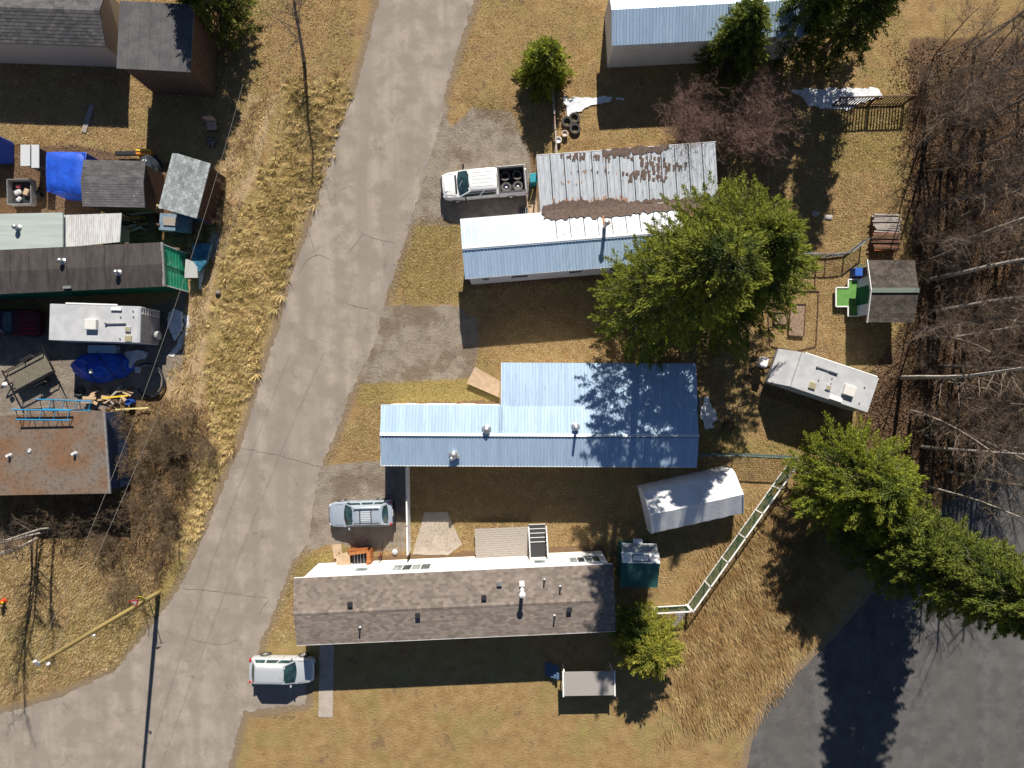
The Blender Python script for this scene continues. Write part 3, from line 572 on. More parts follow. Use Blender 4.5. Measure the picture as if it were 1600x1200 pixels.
# deck
dk = thing('deck', 'low deck of weathered grey planks against the white wall of the shingled home', 'deck', tuple(P(785, 845, 0)), R(2.5))
c0 = INFO[dk.name]
pl = None
for i in range(15):
    y = .93-.06-i*.16+.16
    if pl is None: pl = MB().box((0, 0, .55), (4.0, .145, .035)).build('plank', WOOD, dk); pl.location = (0, y, 0)
    else:
        c = pl.copy(); C.objects.link(c); c.parent = dk; c.location = (rr.uniform(-.02, .02), y, rr.uniform(0, .004))
MB().box((0, -.1, .27), (3.9, 2.2, .5)).build('deck_frame', BROWNW, dk)
# stairs with white rails
st = thing('staircase', 'dark steps with white rails beside the grey plank deck', 'staircase', tuple(P(840, 843, 0)), R(2.5))
for i in range(5):
    MB().box((0, 1.0-.28*i, .12+.17*i), (1.2, .27, .05)).build('step', M('dark_tread', (.045, .045, .05), rough=.8), st)
    MB().box((0, 1.14-.28*i, .06+.17*i), (1.25, .03, .1)).build('riser', TRIM, st)
MB().box((0, -.55, .95), (1.2, .9, .06)).build('landing', M('dark_tread', (.045, .045, .05)), st)
for s in (-1, 1):
    o = MB().beam((s*.64, 1.15, .95), (s*.64, -.15, 1.8), .06, .06).beam((s*.64, -.15, 1.8), (s*.64, -1.0, 1.85), .06, .06).build('handrail', TRIM, st)
    for k_ in range(7): y = 1.1-.34*k_; z1 = .95+.85*min(1, (1.15-y)/1.3); MB().box((s*.64, y, z1/2+.2), (.04, .04, z1-.4)).build('baluster', TRIM, st)
# ---------------------------------------------------------------- vehicles
def ring(x, w_, zb, zs, zt):      # cross section ring of a car body
    return [(x, -w_*.93, zb), (x, -w_, zb+.12), (x, -w_, zs), (x, -w_*.93, zs+(zt-zs)*.7), (x, -w_*.6, zt), (x, 0, zt+.015),
            (x, w_*.6, zt), (x, w_*.93, zs+(zt-zs)*.7), (x, w_, zs), (x, w_, zb+.12), (x, w_*.93, zb)]
def wheel(par, x, y, r, s):
    o = MB().lathe([(r*.62, -.1), (r*.93, -.11), (r, -.07), (r, .07), (r*.93, .11), (r*.62, .1)], (x, y, r), 24, 'Y').build('wheel', RUBBER, par, smooth=40)
    m = MB().lathe([(r*.62, s*.08), (r*.55, s*.05), (r*.5, s*.03), (.0, s*.03)], (x, y, r), 24, 'Y')
    for k_ in range(5):
        a = 2*PI*k_/5; m.beam((x+math.cos(a)*.05, y+s*.075, r+math.sin(a)*.05), (x+math.cos(a)*r*.6, y+s*.09, r+math.sin(a)*r*.6), .02, .07)
    m.build('rim', CHROME, o, smooth=30)
    MB().lathe([(0, s*.02), (r*1.12, s*.02), (r*1.16, s*.075)], (x, y, r), 24, 'Y').build('wheel_arch', BLACKM, par)
def greenhouse(par, base, roof, zb, zr, wb, wr, paint, side=((.06, .42), (.46, .94)), ws=True, rear=True, name='cabin', inner=0):
    x0, x1 = base; r0, r1 = roof; n = 1
    ww = wb; q = [(x0, -wb*.93, zb), (x1, -wb*.93, zb), (x1, wb*.93, zb), (x0, wb*.93, zb)]; t = [(r0, -wr*.95, zr-.02), (r1, -wr*.93, zr-.03), (r1, wr*.93, zr-.03), (r0, wr*.95, zr-.02)]
    # rounded lofts: front lower curve + roof crown
    def rg(xa, xb, w_, z, bow):
        pts = []; 
        for i in range(7): y = -w_+2*w_*i/6; pts.append((xa+bow*(abs(y)/w_)**2, y, z))
        for i in range(7): y = w_-2*w_*i/6; pts.append((xb-bow*.5*(abs(y)/w_)**2, y, z))
        return pts
    rings = [rg(x0, x1, wb, zb-.05, .16), rg(x0, x1, wb, zb, .16)]
    rings += [rg(x0+(r0-x0)*.5, x1+(r1-x1)*.5, wb+(wr-wb)*.45, zb+(zr-zb)*.5, .12), rg(r0-.03, r1+.03, wr+.02, zr-.07, .09), rg(r0+.05, r1-.04, wr-.04, zr-.015, .06), rg(r0+.25, r1-.25, wr-.25, zr+.015, .03)]
    cab = MB().loft(rings).build(name, paint, par, smooth=38)
    # glass as curved strips following the shell
    def strip(i0, i1, ra, rb, f0, f1, off, nm, mat):
        A_ = rings[ra]; B_ = rings[rb]; m = MB(); vs = []
        for i in range(i0, i1+1):
            a, b = Vector(A_[i]), Vector(B_[i]); vs.append(a.lerp(b, f0)); vs.append(a.lerp(b, f1))
        cen = Vector(((x0+x1)/2, 0, zb)); n_ = len(vs)//2; out = []
        for j in range(n_):
            d = (vs[2*j]-cen); d.z = .35*abs(d.x)+.1 if nm != 'side_window' else .2; d.normalize(); out += [vs[2*j]+d*off, vs[2*j+1]+d*off]
        m.add(out, [(2*j, 2*j+1, 2*j+3, 2*j+2) for j in range(n_-1)]); return m
    if ws:
        a = MB(); V = []
        R1, R2, R3 = rings[1], rings[2], rings[3]
        for j in range(7):
            f = -.9+.3*j; y1 = f
            for ring_, fz in ((R1, 0), (R2, 1), (R3, 2)):
                p = Vector(ring_[j]); k_ = .9; V.append(Vector((p.x-.012, p.y*.9, p.z+.015-(.02 if fz == 2 else 0))))
        fs = []
        for j in range(6):
            for k_ in range(2): i = j*3+k_; fs.append((i, i+1, i+4, i+3))
        a.add(V, fs); a.build('windscreen', DARKG, par, smooth=60)
    if rear:
        a = MB(); V = []
        for j in range(7, 14):
            for ri, fz in ((1, .5), (2, 0), (3, -.25)):
                p = Vector(rings[ri][j]); q_ = Vector(rings[min(ri+1, 3)][j])
                if ri == 1: p = p.lerp(q_, .35)
                V.append(Vector((p.x+.014, p.y*.84, p.z+.012-(.03 if ri == 3 else 0))))
        fs = []
        for j in range(6):
            for k_ in range(2): i = j*3+k_; fs.append((i, i+1, i+4, i+3))
        a.add(V, fs); a.build('rear_window', DARKG, par, smooth=60)
    for s in (-1, 1):
        A_, B_ = (Vector((x0+.17, s*wb, zb+.03)), Vector((x1-.1, s*wb, zb+.03))); C_, D_ = Vector((r1-.02, s*(wr+.02), zr-.1)), Vector((r0+.06, s*(wr+.02), zr-.1))
        mid = wb+(wr-wb)*.45
        for f0, f1 in side:
            v = []
            for t_ in (0, .5, 1):
                for f in (f0, f1):
                    p = (A_*(1-f)+B_*f); q_ = (D_*(1-f)+C_*f); g = p.lerp(q_, t_); g.y = s*((wb, mid, wr+.02)[int(t_*2)]+.012); g.z += .0; v.append(g)
            MB().add(v, [(0, 1, 3, 2), (2, 3, 5, 4)]).build('side_window', DARKG, par)
    return cab
# white pickup truck (nose to -x)
pk = thing('pickup_truck', 'white crew cab pickup with four loose tyres in its open bed', 'pickup truck', tuple(P(756.5, 293, 0)), R(4.8))
L = 6.15
MB().loft([ring(-3.02, .70, .5, .75, .98), ring(-2.92, .86, .45, .85, 1.08), ring(-2.6, .96, .42, .98, 1.17), ring(-1.9, 1.0, .42, 1.02, 1.24), ring(-1.35, 1.0, .42, 1.04, 1.28), ring(-.5, .99, .42, 1.08, 1.26), ring(1.05, .99, .42, 1.1, 1.2)]).build('body', WPAINT, pk, smooth=38)
MB().box((-2.42, 0, 1.19), (.8, .9, .02), ry=-R(3.5)).build('bonnet_bulge', WPAINT, pk, bevel=.008)
m = MB()
for s in (-1, 1): m.box((2.06, s*.92, .9), (2.02, .15, .86))
m.box((1.1, 0, .98), (.12, 1.72, .7)); m.box((3.0, 0, .92), (.1, 1.86, .86)); m.build('bed', WPAINT, pk, bevel=.03)
MB().box((2.03, 0, .62), (1.86, 1.7, .06)).build('bed_floor', DARK, pk)
m = MB()
for s in (-1, 1): m.box((2.05, s*.89, 1.345), (1.98, .13, .035)); m.box((2.05, s*.835, 1.0), (1.8, .02, .7))
m.box((1.12, 0, 1.345), (.1, 1.7, .035)); m.box((2.98, 0, 1.36), (.07, 1.7, .03)); m.box((1.17, 0, 1.0), (.02, 1.66, .7)); m.box((2.94, 0, 1.0), (.02, 1.66, .7)); m.build('bed_liner', M('bed_liner', (.07, .07, .075), rough=.7), pk)
greenhouse(pk, (-1.92, 1.03), (-1.0, .95), 1.22, 1.9, .97, .76, WPAINT, side=((.02, .5), (.54, .96)))
m = MB()
for i in range(5): m.box((-.02, -.5+.25*i, 1.918), (1.5, .05, .025))
m.build('roof_rib', WPAINT, pk, bevel=.008)
for s in (-1, 1):
    MB().beam((-1.4, s*.98, 1.2), (-1.35, s*1.22, 1.3), .1, .07).box((-1.35, s*1.24, 1.36), (.12, .2, .28)).build('mirror', BLACKM, pk, bevel=.02)
    MB().box((-2.88, s*.68, .92), (.14, .3, .22), rz=s*.5).build('headlight', LAMPC, pk, bevel=.02); MB().box((3.04, s*.92, .98), (.06, .14, .42)).build('tail_light', REDL, pk, bevel=.01)
    for x in (-2.0, 1.95): wheel(pk, x, s*.9, .4, s)
MB().box((3.12, 0, .58), (.16, 1.8, .18)).build('bumper', CHROME, pk, bevel=.03); MB().box((-3.03, 0, .6), (.16, 1.5, .26)).build('bumper', BLACKM, pk, bevel=.04)
MB().box((-2.0, 0, 1.245), (.14, 1.3, .02)).build('wiper_cowl', DARK, pk)
MB().beam((-1.73, -.25, 1.47), (-1.5, .1, 1.66), .03, .02).build('wiper', LAMPC, pk); MB().lathe([(0, .05), (.02, .02), (.03, 0)], (-.55, .3, 1.9), 8).build('roof_aerial', DARK, pk)
def tyre(name, label, c, r, w_, mat, group=None, rim=None, tilt=0, rz=0, cat='tyre'):
    t = thing(name, label, cat, c, rz, group)
    o = MB().lathe([(r*.58, -w_*.4), (r*.7, -w_*.5), (r*.95, -w_*.48), (r, -w_*.3), (r, w_*.3), (r*.95, w_*.48), (r*.7, w_*.5), (r*.58, w_*.4), (r*.62, 0), (r*.58, -w_*.4)], (0, 0, w_/2), 26).build('tread', mat, t, smooth=45)
    if rim: MB().lathe([(r*.6, .1), (r*.5, .02), (r*.3, .06), (0, .08)], (0, 0, w_*.3), 20).build('rim', rim, t, smooth=30)
    return t
bp = INFO[pk.name]
for (x, y, lab, rim) in ((1.6, .41, 'bare rimless tyre in the truck bed, beside the cab and away from the blue roof', None), (2.5, .42, 'tyre with dark rim in the truck bed by the tailgate, farther from the blue roof', DARK), (1.62, -.42, 'tyre with bright silver rim in the truck bed, next to the cab', CHROME), (2.48, -.4, 'dusty treaded tyre with grey rim at the tailgate corner nearest the blue roof', GREY)):
    p = bp @ Vector((x, y, .66)); tyre('loose_tyre', lab, tuple(p), .38, .27, TREADG, 'tyres in the pickup bed', rim)
gap = M('panel_gap', (.03, .03, .03), rough=.7)
m = MB()
for s in (-1, 1):
    for x in (-.95, .15, 1.04): m.box((x, s*.995, .85), (.018, .02, .62))
    m.beam((-2.75, s*.72, 1.115), (-2.0, s*.8, 1.235), .014, .01)
m.box((-2.86, 0, 1.07), (.016, 1.3, .02)).build('panel_seam', gap, pk)
for s in (-1, 1):
    for x in (-.2, .85): MB().box((x, s*1.005, 1.0), (.18, .025, .04)).build('door_handle', CHROME, pk)
MB().box((-3.09, 0, .88), (.05, 1.1, .3)).build('grille', BLACKM, pk, bevel=.02)
# SUV
def suv(name, label, c, rz, paint, L=4.7, group=None, rack=True):
    t = thing(name, label, 'car', c, rz, group); h = L/2
    MB().loft([ring(-h, .55, .4, .6, .72), ring(-h+.08, .74, .32, .68, .82), ring(-h+.3, .86, .28, .78, .94), ring(-h+.9, .92, .27, .86, 1.03), ring(-h+1.3, .93, .27, .9, 1.08), ring(0, .92, .27, .94, 1.08),
               ring(h-.9, .93, .27, .96, 1.1), ring(h-.25, .9, .3, .95, 1.08), ring(h-.05, .8, .35, .85, .98)]).build('body', paint, t, smooth=38)
    greenhouse(t, (-h+1.15, h-.22), (-h+1.95, h-.72), 1.04, 1.66, .84, .63, paint, side=((.0, .33), (.37, .66), (.7, .95)))
    for s in (-1, 1):
        MB().box((-h+1.55, s*1.0, 1.12), (.12, .18, .14)).build('mirror', paint, t, bevel=.03)
        MB().box((-h+.2, s*.66, .74), (.3, .26, .12), rz=s*.45).build('headlight', LAMPC, t, bevel=.03); MB().box((h-.14, s*.78, .95), (.16, .12, .3)).build('tail_light', REDL, t, bevel=.02)
        for x in (-h+.95, h-.95): wheel(t, x, s*.86, .36, s)
        if rack: MB().beam((-.3, s*.52, 1.74), (h-.85, s*.52, 1.74), .05, .04).beam((-.25, s*.52, 1.66), (-.25, s*.52, 1.74), .04, .04).beam((h-.9, s*.52, 1.64), (h-.9, s*.52, 1.74), .04, .04).build('roof_rail', DARK, t)
    if rack:
        for x in (.15, .95): MB().beam((x, -.55, 1.77), (x, .55, 1.77), .06, .03).build('crossbar', DARK, t)
        for i in range(6): MB().box((.55, -.3+.12*i, 1.69), (.72, .035, .015)).build('roof_strip', LAMPC, t)
    m = MB()
    for s in (-1, 1):
        for x in (-h+1.35, -.1, .95): m.box((x, s*.925, .7), (.016, .02, .5))
        m.beam((-h+.3, s*.7, .9), (-h+1.1, s*.78, 1.04), .014, .01)
    m.build('panel_seam', MATS['panel_gap'], t)
    MB().beam((-h+1.25, -.35, 1.09), (-h+1.45, .2, 1.2), .02, .015).beam((-h+1.25, .2, 1.09), (-h+1.45, .62, 1.18), .02, .015).build('wiper', DARK, t); MB().box((-h-.01, 0, .62), (.06, 1.0, .18)).build('grille', BLACKM, t, bevel=.02)
    MB().box((h+.02, 0, .55), (.16, 1.5, .22)).build('bumper', BLACKM, t, bevel=.04); MB().box((h-.02, 0, .82), (.03, .5, .16)).build('number_plate', LAMPC, t)
    MB().lathe([(0, .06), (.025, .02), (.03, 0)], (-h+2.15, .2, 1.66), 8).build('roof_aerial', DARK, t)
    return t
suv('parked_car', 'silver blue estate car with roof rack parked on gravel by the white board fence', tuple(P(568.5, 799, 0)), R(2.0), SPAINT)
suv('parked_car', 'pale silver car at the bottom of the photo beside the end of the shingled home', tuple(P(447, 1039, 0)), PI+R(-1), SPAINT2, rack=False)
# ---------------------------------------------------------------- travel trailers
def air_con(par, x, y, z, rz=0): MB().box((x, y, z+.14), (.8, .75, .28), rz=rz).build('air_conditioner', M('ac_white', (.66, .65, .61), rough=.4), par, bevel=.05)
def hatch(par, x, y, z, s=.4, mat=None): 
    o = MB().box((x, y, z+.05), (s, s, .1)).build('roof_hatch', mat or RVW, par, bevel=.02); MB().box((x, y, z+.105), (s*.75, s*.75, .02)).build('hatch_lid', M('smoked_lid', (.34, .31, .2), rough=.3), o)
rt = thing('travel_trailer', 'white camping trailer parked askew on the lawn, white gas bottle cover on its hitch', 'camper trailer', tuple(P(1262, 594, 0)), R(-18.5))
hw = 1.27
prof = lambda x0, x1, z0, z1: [(x0, -hw, z0), (x0, hw, z0)]
v = [(-3.35, 1.35), (-2.35, 2.78), (3.35, 2.74), (3.42, .55), (-3.2, .55)]
n = len(v); m = MB().add([(x, -hw, z) for x, z in v]+[(x, hw, z) for x, z in v], [tuple(range(n)), tuple(range(n, 2*n))[::-1]]+[(i, (i+1) % n, n+(i+1) % n, n+i) for i in range(n)])
m.build('body', RVSIDE, rt, bevel=.04)
MB().add([(-2.33, -hw+.01, 2.80), (3.36, -hw+.01, 2.76), (3.36, hw-.01, 2.76), (-2.33, hw-.01, 2.80)], [(0, 1, 2, 3)]).build('roof_membrane', RVW, rt)
MB().add([(-3.37, -hw+.01, 1.37), (-2.35, -hw+.01, 2.803), (-2.35, hw-.01, 2.803), (-3.37, hw-.01, 1.37)], [(0, 1, 2, 3)]).build('front_cap', M('rv_cap', (.62, .63, .65), (.5, .51, .54), 1.2, .35, stretch=(1, 1, 1), c3=(.2, .2, .22), s3=7, thr3=(.7, .74)), rt)
MB().box((-2.33, 0, 2.805), (.05, 2*hw, .02)).build('seam_strip', GREY, rt)
MB().box((.6, hw+.04, 2.72), (5.3, .1, .1)).build('awning_roll', TRIM, rt, bevel=.03)
air_con(rt, 1.6, -.25, 2.77); hatch(rt, -.9, -.72, 2.79, .48, M('tan_hatch', (.42, .38, .24), rough=.5)); hatch(rt, .2, -.5, 2.78, .38)
MB().tube((-.95, .62, 2.86), (-.1, .62, 2.86), .04).tube((-.1, .62, 2.87), (.5, .62, 2.87), .06).tube((-1.0, .62, 2.78), (-1.0, .62, 2.9), .07).build('tv_aerial', GREY, rt)
MB().box((.95, -1.05, 2.79), (.9, .32, .08)).build('refrigerator_vent', TRIM, rt, bevel=.02)
for x, y in ((-.6, -.2), (.3, -.15), (2.6, .35), (2.6, -.8), (.25, .2)): MB().tube((x, y, 2.7), (x, y, 2.86), .04).build('roof_pipe', GREY, rt)
MB().beam((-3.2, .7, .5), (-4.5, 0, .5), .09, .12).beam((-3.2, -.7, .5), (-4.5, 0, .5), .09, .12).tube((-4.5, 0, .1), (-4.5, 0, .9), .05).build('hitch', BLACKM, rt)
MB().box((-3.95, .05, .95), (.55, .75, .75)).build('gas_bottle_cover', TRIM, rt, bevel=.12)
for s in (-1, 1):
    for x in (-.1, .8): MB().lathe([(.2, -.1), (.34, -.1), (.34, .1), (.2, .1)], (x, s*1.15, .34), 20, 'Y').build('wheel', RUBBER, rt)
rl = thing('motorhome', 'long white recreational vehicle parked beside the green walled home on the left', 'motorhome', tuple(P(204, 507, 0)+Vector((0, 0, 0))), R(-1.8))
k0 = P(146, 505, 2.9); rl.location = (k0.x, k0.y, 0); INFO[rl.name] = Matrix.Translation((k0.x, k0.y, 0)) @ Matrix.Rotation(R(-1.8), 4, 'Z')
v = [(-3.25, 1.2), (-3.1, 2.85), (3.15, 2.9), (3.22, 2.8), (3.24, .6), (-3.2, .6)]; hw = 1.27; n = len(v)
MB().add([(x, -hw, z) for x, z in v]+[(x, hw, z) for x, z in v], [tuple(range(n)), tuple(range(n, 2*n))[::-1]]+[(i, (i+1) % n, n+(i+1) % n, n+i) for i in range(n)]).build('body', RVSIDE, rl, bevel=.04)
MB().add([(-3.08, -hw+.02, 2.87), (3.12, -hw+.02, 2.92), (3.12, hw-.02, 2.92), (-3.08, hw-.02, 2.87)], [(0, 1, 2, 3)]).build('roof_membrane', RVW, rl)
MB().add([(3.236, -hw+.04, 2.75), (3.254, -hw+.04, .65), (3.254, hw-.04, .65), (3.236, hw-.04, 2.75)], [(0, 1, 2, 3)]).build('rear_cap', M('rv_dark_cap', (.28, .28, .30), (.22, .22, .25), 2, .5), rl)
MB().box((-.2, hw+.05, 2.85), (3.6, .12, .1)).build('awning_roll', TRIM, rl, bevel=.03)
air_con(rl, -.05, -.1, 2.9); hatch(rl, 2.45, -.35, 2.92, .38); hatch(rl, 2.5, -1.0, 2.92, .45, M('tan_hatch', (.42, .38, .24), rough=.5)); MB().box((1.6, 1.02, 2.98), (.75, .2, .1)).build('refrigerator_vent', TRIM, rl, bevel=.02)
MB().tube((.95, .0, 2.99), (2.3, .05, 2.99), .045).tube((.9, 0, 2.95), (.9, 0, 3.05), .08).build('tv_aerial', GREY, rl)
for x, y in ((1.9, .5), (2.8, .55), (2.75, .95), (1.9, -1.0)): MB().tube((x, y, 2.8), (x, y, 3.0), .045).build('roof_pipe', GREY, rl)
m = MB()
for i in range(7): m.beam((3.36, .75, 2.8-.28*i), (3.36, 1.15, 2.8-.28*i), .035, .035)
m.beam((3.36, .75, 3.0), (3.36, .75, .9), .035, .035).beam((3.36, 1.15, 3.0), (3.36, 1.15, .9), .035, .035).build('roof_ladder', TRIM, rl)
MB().lathe([(0, -.12), (.3, -.12), (.34, 0), (.3, .12), (0, .12)], (3.42, -.6, 1.1), 20, 'X').build('spare_wheel', M('vinyl_grey', (.3, .31, .3), rough=.6), rl, smooth=40)
for s in (-1, 1):
    for x in (-2.2, 1.2, 2.0): MB().lathe([(.2, -.1), (.38, -.1), (.38, .1), (.2, .1)], (x, s*1.12, .38), 20, 'Y').build('wheel', RUBBER, rl)
# ---------------------------------------------------------------- canvas shelter
cn = thing('canvas_shelter', 'white fabric garage with arched roof standing askew behind the shingled home', 'storage tent', tuple((P(1003, 757)+P(1135, 725)+P(1022, 833, 1.9)+P(1165, 803, 1.9))/4*Vector((1, 1, 0))), R(13.0)) if False else None
cx = (P(1012, 790, 0)+P(1150, 758, 0))/2
cn = thing('canvas_shelter', 'white fabric garage with ridged roof standing askew behind the shingled home', 'storage tent', (P(1071, 777, 0).x, P(1071, 777, 0).y, 0), R(12.6))
arc = [(-1.6, 0), (-1.62, 1.2), (-1.5, 1.95), (-.9, 2.6), (0, 2.95), (.9, 2.6), (1.5, 1.95), (1.62, 1.2), (1.6, 0)]
arc = [(-1.65, 0), (-1.65, 1.5), (-1.5, 1.9), (0, 2.75), (1.5, 1.9), (1.65, 1.5), (1.65, 0)]
rings = []; nx = 22
for i in range(nx+1):
    x = -3.3+6.6*i/nx; sag = .05*math.sin(i*PI/nx*4)**2 + .018*math.sin(i*2.1)
    rings.append([(x, y*(1-.01*math.sin(i*1.7)), max(0, z-(sag if 0 < z else 0))) for y, z in arc])
MB().loft(rings, True).build('canvas', CANV, cn, smooth=30)
for x in (-3.32, 3.32):
    MB().path([(x, y, z+.015) for y, z in arc], .03, 8).build('frame_hoop', TRIM, cn)
MB().path([(-3.33, -1.68, .05), (-3.33, -1.68, 1.5)], .04).path([(3.33, 1.68, .05), (3.33, 1.68, 1.5)], .04).build('frame_post', GREY, cn)
# ---------------------------------------------------------------- green shed
GREENP = M('teal_shed_paint', (.035, .13, .12), (.025, .10, .095), 3, .7)
gs = thing('garden_shed', 'small green shed with white hatch side between fabric garage and shingled home', 'shed', (P(1002, 878).x, P(1002, 878).y, 0), R(-1)); gs.location = tuple(Vector((190/21, -270/21, 0))); INFO[gs.name] = Matrix.Translation((190/21, -270/21, 0)) @ Matrix.Rotation(R(-1), 4, 'Z')
MB().extx([(-1.35, 0), (1.2, 0), (1.2, 1.95), (.3, 2.5), (-1.35, 1.85)], -1.2, 1.2).build('wall', GREENP, gs)
o = None
for i in range(9):
    a = (.3, 2.55); b = (-1.62, 1.88); t0 = i/9; t1 = (i+1)/9
    MB().add([(-1.33, a[0]+(b[0]-a[0])*t1, a[1]+(b[1]-a[1])*t1+.02), (1.33, a[0]+(b[0]-a[0])*t1, a[1]+(b[1]-a[1])*t1+.02), (1.33, a[0]+(b[0]-a[0])*t0, a[1]+(b[1]-a[1])*t0), (-1.33, a[0]+(b[0]-a[0])*t0, a[1]+(b[1]-a[1])*t0), (-1.33, a[0]+(b[0]-a[0])*t1, a[1]+(b[1]-a[1])*t1-.01), (1.33, a[0]+(b[0]-a[0])*t1, a[1]+(b[1]-a[1])*t1-.01)], [(0, 1, 2, 3), (4, 5, 1, 0)]).build('roof_board', GREENP, gs)
MB().add([(-1.33, .3, 2.56), (1.33, .3, 2.56), (1.33, .95, 2.18), (-1.33, .95, 2.18)], [(0, 1, 2, 3)]).build('roof_panel', TRIM, gs)
MB().box((0, .62, 2.41), (1.2, .5, .04), rx=-R(30)).build('hatch_frame', GREENP, gs, bevel=.01); MB().box((0, .62, 2.44), (1.04, .36, .03), rx=-R(30)).build('hatch_door', TRIM, gs)
for i in range(5): MB().box((0, 1.0+.11*i, 2.1-.07*i), (2.5, .1, .025), rx=-R(28)).build('weathered_board', M('flaky_board', (.6, .62, .64), (.25, .24, .23), 6, .8, lo=.45, hi=.55, stretch=(1, 8, 1)), gs)
MB().box((-.1, 1.62, 1.75), (.65, .35, .05)).build('shelf', TRIM, gs)
GREENP = MATS['green_paint']
# ---------------------------------------------------------------- play house
ph = thing('playhouse', 'garden playhouse with brown shingle roof, white front and green carpeted porch', 'playhouse', (562/21, 138/21, 0), 0)
MB().extx([(-1.95, .2), (1.95, .2), (1.95, 2.0), (0, 2.4), (-1.95, 2.0)], -1.0, 1.5).build('wall', BROWNW, ph)
MB().box((-1.13, -.2, 1.1), (.24, 2.7, 1.75)).build('front_panel', M('pale_lilac_wall', (.60, .64, .78), (.5, .55, .7), 2, .7), ph)
MB().box((-1.27, -.15, 1.1), (.03, 1.3, 1.76)).build('door', M('deep_green', (.01, .10, .05), rough=.8), ph)
PB = M('brown_shingle', (.10, .08, .07), (.06, .05, .043), 1.5, .9, island=.3, c3=(.14, .15, .12), s3=9)
shingles(ph, -1.6, 1.75, -2.2, 2.1, 0, 2.56, PB, .16, .4, seed=5); shingles(ph, -1.6, 1.75, 2.2, 2.1, 0, 2.56, PB, .16, .4, seed=6)
MB().box((0.07, 0, 2.60), (3.36, .34, .02)).build('ridge_cap', M('mossy_ridge', (.15, .18, .16), rough=.9), ph)
for s in (-1, 1): MB().beam((-1.62, 0, 2.56), (-1.62, s*2.22, 2.1), .05, .16).build('bargeboard', TRIM, ph)
MB().box((-1.55, -.2, .25), (.75, 2.65, .1)).build('porch_floor', GREENC, ph); MB().box((-2.25, -.15, .27), (1.2, 1.35, .08)).build('platform', GREENC, ph)
for a, b in (((-2.85, .55), (-1.9, .55)), ((-2.85, -.85), (-1.9, -.85)), ((-2.85, -.85), (-2.85, .55)), ((-1.94, .55), (-1.94, 1.15)), ((-1.96, -1.55), (-1.96, -.85)), ((-1.96, -1.55), (-1.2, -1.55)), ((-1.94, 1.15), (-1.2, 1.15))):
    MB().beam((*a, .33), (*b, .33), .09, .08).build('rail', TRIM, ph)
MB().box((-1.35, 1.65, .35), (.55, .6, .7)).build('storage_box', M('blue_bin', (.04, .12, .45), rough=.4), ph, bevel=.03)
# lattice trellis beside playhouse
tr = thing('trellis', 'green and white trellis leaning in the shade beside the playhouse', 'trellis', (P(1341, 424).x, P(1341, 424).y, 0), 0)
for x in (-.35, .35): MB().box((x, 0, .6), (.05, .9, .06)).build('side_rail', TRIM if x > 0 else GREENP, tr)
for i in range(5): MB().box((0, -.36+.18*i, .64), (.75, .04, .03)).build('slat', GREENP, tr)
for x in (-.35, .35): MB().box((x, -.4, .3), (.05, .05, .6)).build('leg', TRIM, tr)
# ---------------------------------------------------------------- fences
def rail_fence(name, label, pts, h, mat, post=.09, mesh=None, mids=2, slat=None, sp=2.2, toprail=True, bot=.12, rh=.1):
    t = thing(name, label, 'fence', (P(*pts[0]).x, P(*pts[0]).y, 0), 0); L_ = INFO[t.name].inverted()
    for a, b in zip(pts, pts[1:]):
        A_, B_ = L_ @ P(*a), L_ @ P(*b); D = B_-A_; n_ = max(1, round(D.length/sp)); u = D.normalized()
        for i in range(n_+1):
            p = A_+D*i/n_; MB().box((p.x, p.y, h/2), (post, post, h+.05), rz=math.atan2(u.y, u.x)).build('post', mat, t)
        if toprail:
            for i in range(n_): MB().beam(A_+D*i/n_+Vector((0, 0, h)), A_+D*(i+1)/n_+Vector((0, 0, h)), .09, .05).build('top_rail', mat, t)
        MB().beam(A_+Vector((0, 0, bot)), B_+Vector((0, 0, bot)), .06, rh).build('bottom_rail', mat, t)
        if mesh:
            m = MB(); k_ = int(D.length/.1)
            for i in range(k_): p = A_+D*i/k_; m.tube(p+Vector((0, 0, bot)), p+Vector((0, 0, h)), .008, n=3, cap=False)
            for j in range(int(h/.1)): m.tube(A_+Vector((0, 0, bot+.1*j)), B_+Vector((0, 0, bot+.1*j)), .008, n=3, cap=False)
            m.build('wire_mesh', mesh, t, kind='stuff')
        if slat:
            w_, gap = slat; k_ = int(D.length/(w_+gap)); rz = math.atan2(u.y, u.x); o = MB().box((0, 0, h/2), (w_, .022, h-.05), rz=rz).build('picket', mat, t)
            for i in range(k_):
                p = A_+D*(i+.5)/k_+Vector((-u.y, u.x, 0))*.05
                if i == 0: o.location = p
                else: c = o.copy(); C.objects.link(c); c.parent = t; c.location = p
    return t
GMESH = M('green_mesh', (.04, .11, .06), rough=.7); GWIRE = M('grey_green_wire', (.16, .22, .19), (.1, .13, .12), 6, .6)
rail_fence('mesh_fence', 'long diagonal fence of white rails and green wire mesh across the dry lawn', [(1232, 722), (1074, 944)], 1.45, TRIM, mesh=GMESH, sp=2.05)
rail_fence('mesh_fence', 'short white railed mesh fence from the shingled home to the foot of the diagonal fence', [(968, 951), (1072, 945)], 1.3, TRIM, mesh=GMESH, sp=2.4)
rail_fence('wire_fence', 'thin grey wire fence running from the blue roofed home to the round evergreen', [(1072, 709), (1145, 708), (1232, 712)], 1.5, GWIRE, mesh=GWIRE, sp=3.6, post=.07)
rail_fence('wire_fence', 'low rusty wire fence beside the spreading conifer, ending at the woodpile', [(1225, 400), (1290, 402), (1318, 399), (1345, 378)], 1.1, M('old_rail', (.22, .24, .28), (.15, .12, .1), 5, .8), mesh=GWIRE, sp=2.6, post=.07)
rail_fence('board_fence', 'white board fence between the estate car and the shaded lawn', [(639, 727), (641, 860)], 1.25, TRIM, slat=(.14, .015), sp=2.1)
